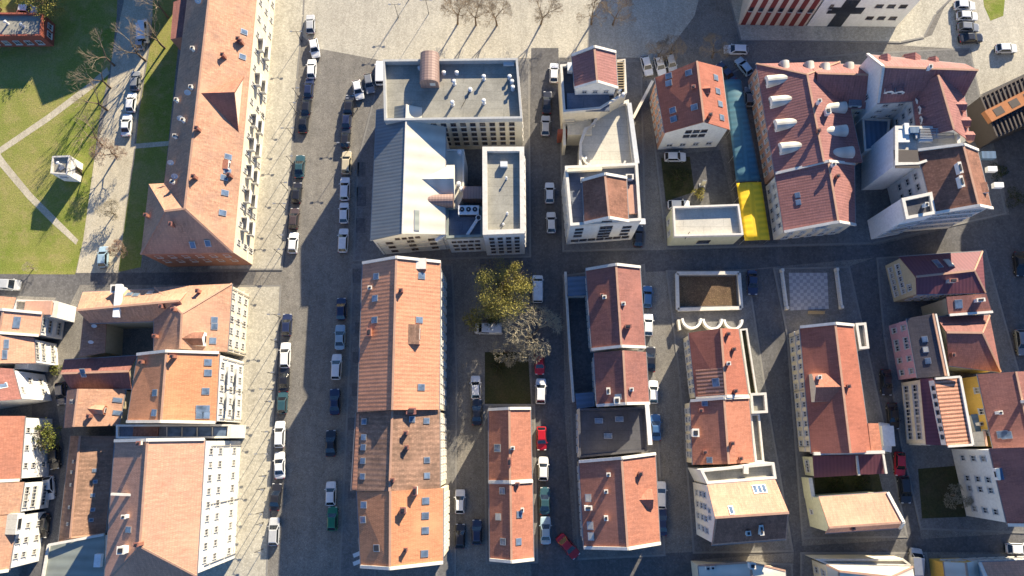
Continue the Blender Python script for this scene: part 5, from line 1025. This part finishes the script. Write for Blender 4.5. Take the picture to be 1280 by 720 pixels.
# small plaza with paving pattern, rails and benches
cc = [(986,341),(1034,341),(1036,386),(988,388)]; NW_,NE_,SE_,SW_ = [P(x,y,.128) for x,y in cc]; m = MB(); n_ = 11
for i in range(n_):
    for j in range(n_):
        q = lambda a,b_: NW_.lerp(NE_,a/n_).lerp(SW_.lerp(SE_,a/n_),b_/n_)
        m.add([q(i,j),q(i+1,j),q(i+1,j+1),q(i,j+1)],[(0,1,2,3)],(i+j) % 2)
M['pv1'] = plaster('pale_paver',(.42,.42,.42),.3); M['pv2'] = plaster('dark_paver',(.30,.30,.32),.3)
o = m.mk('plaza_paving',['pv1','pv2']); o['kind'] = 'structure'
def rail(pts, label, z=.12):
    (x0,y0),(x1,y1) = pts; a, b_ = P(x0,y0,z), P(x1,y1,z); c = (a+b_)/2; r = empty('balustrade',(c.x,c.y,z),label,'balustrade','white balustrades of the small plaza')
    m = MB(); m.bar(a+V((0,0,.95)),b_+V((0,0,.95)),.32,.14); m.mk('handrail','coping',r); m = MB(); m.bar(a+V((0,0,.1)),b_+V((0,0,.1)),.4,.2); m.mk('plinth','coping',r)
    for i in range(9):
        p = a.lerp(b_,(i+.5)/9); m = MB(); m.tube(p+V((0,0,.2)),p+V((0,0,.9)),.09,.09,6); m.mk('baluster','coping',r)
    for p in (a,b_): m = MB(); m.box(p+V((0,0,.6)),V((.25,0,0)),V((0,.25,0)),V((0,0,.6))); m.mk('pier','coping',r)
rail(((976,339),(982,386)),'white balustrade along the left side of the small checkered plaza'); rail(((1044,338),(1050,385)),'white balustrade along the right side of the small checkered plaza')
def bench(px,py,label,rz=0,L=2.6):
    p = P(px,py); r = empty('park_bench',(p.x,p.y,.12),label,'bench',None,rz)
    def loc(b_): 
        for i,v in enumerate(b_.v): b_.v[i] = Matrix.Rotation(rz,4,'Z').inverted() @ v if False else v
        return b_
    o = V((p.x,p.y,.12)); m = MB()
    for k_ in (-.16,0,.16): m.box(o+V((0,k_,.44)),V((L/2,0,0)),V((0,.065,0)),V((0,0,.025)))
    m.mk('seat','wood',r); m = MB()
    for k_ in (.6,.78): m.box(o+V((0,.27,k_)),V((L/2,0,0)),V((0,.025,0)),V((0,0,.06)))
    m.mk('backrest','wood',r)
    for s in (-1,1): m = MB(); m.box(o+V((s*L*.4,.05,.22)),V((.05,0,0)),V((0,.24,0)),V((0,0,.21))); m.mk('leg','dmetal',r)
bench(1019,391.5,'long wooden bench below the checkered paving of the small plaza',0,3.0)
def awning(px,py,label):
    p = P(px,py); r = empty('advert_panel',(p.x,p.y,.12),label,'panel','small white panels at the corner'); o = V((p.x,p.y,.12)); m = MB(); m.tube(o,o+V((0,0,2)),.05,.05,6); m.mk('post','metal',r)
    m = MB(); m.box(o+V((0,0,2.2)),V((.75,.3,0)),V((-.12,.3,0)),V((0,0,.06))); m.mk('panel','wm',r)
awning(451,690,'upper small white panel on a post at the south west corner of the main row'); awning(451,700,'lower small white panel on a post at the south west corner of the main row')
# boundary wall beside the square
wall('boundary_wall','long pale wall slanting from the square down toward the terrace hall',[(814,106),(790,152)],1.6,.4,'cream')
p = P(877,232); r = empty('leaning_board',(p.x,p.y,.12),'pale board leaning upright in the yard behind the white pavilion','board'); m = MB(); m.box(V((p.x,p.y,1.3)),V((.35,0,0)),V((0,.12,.05)),V((0,.1,1.2))); m.mk('board','coping',r); m = MB(); m.box(V((p.x,p.y,.2)),V((.5,0,0)),V((0,.35,0)),V((0,0,.1))); m.mk('base','greyw',r)
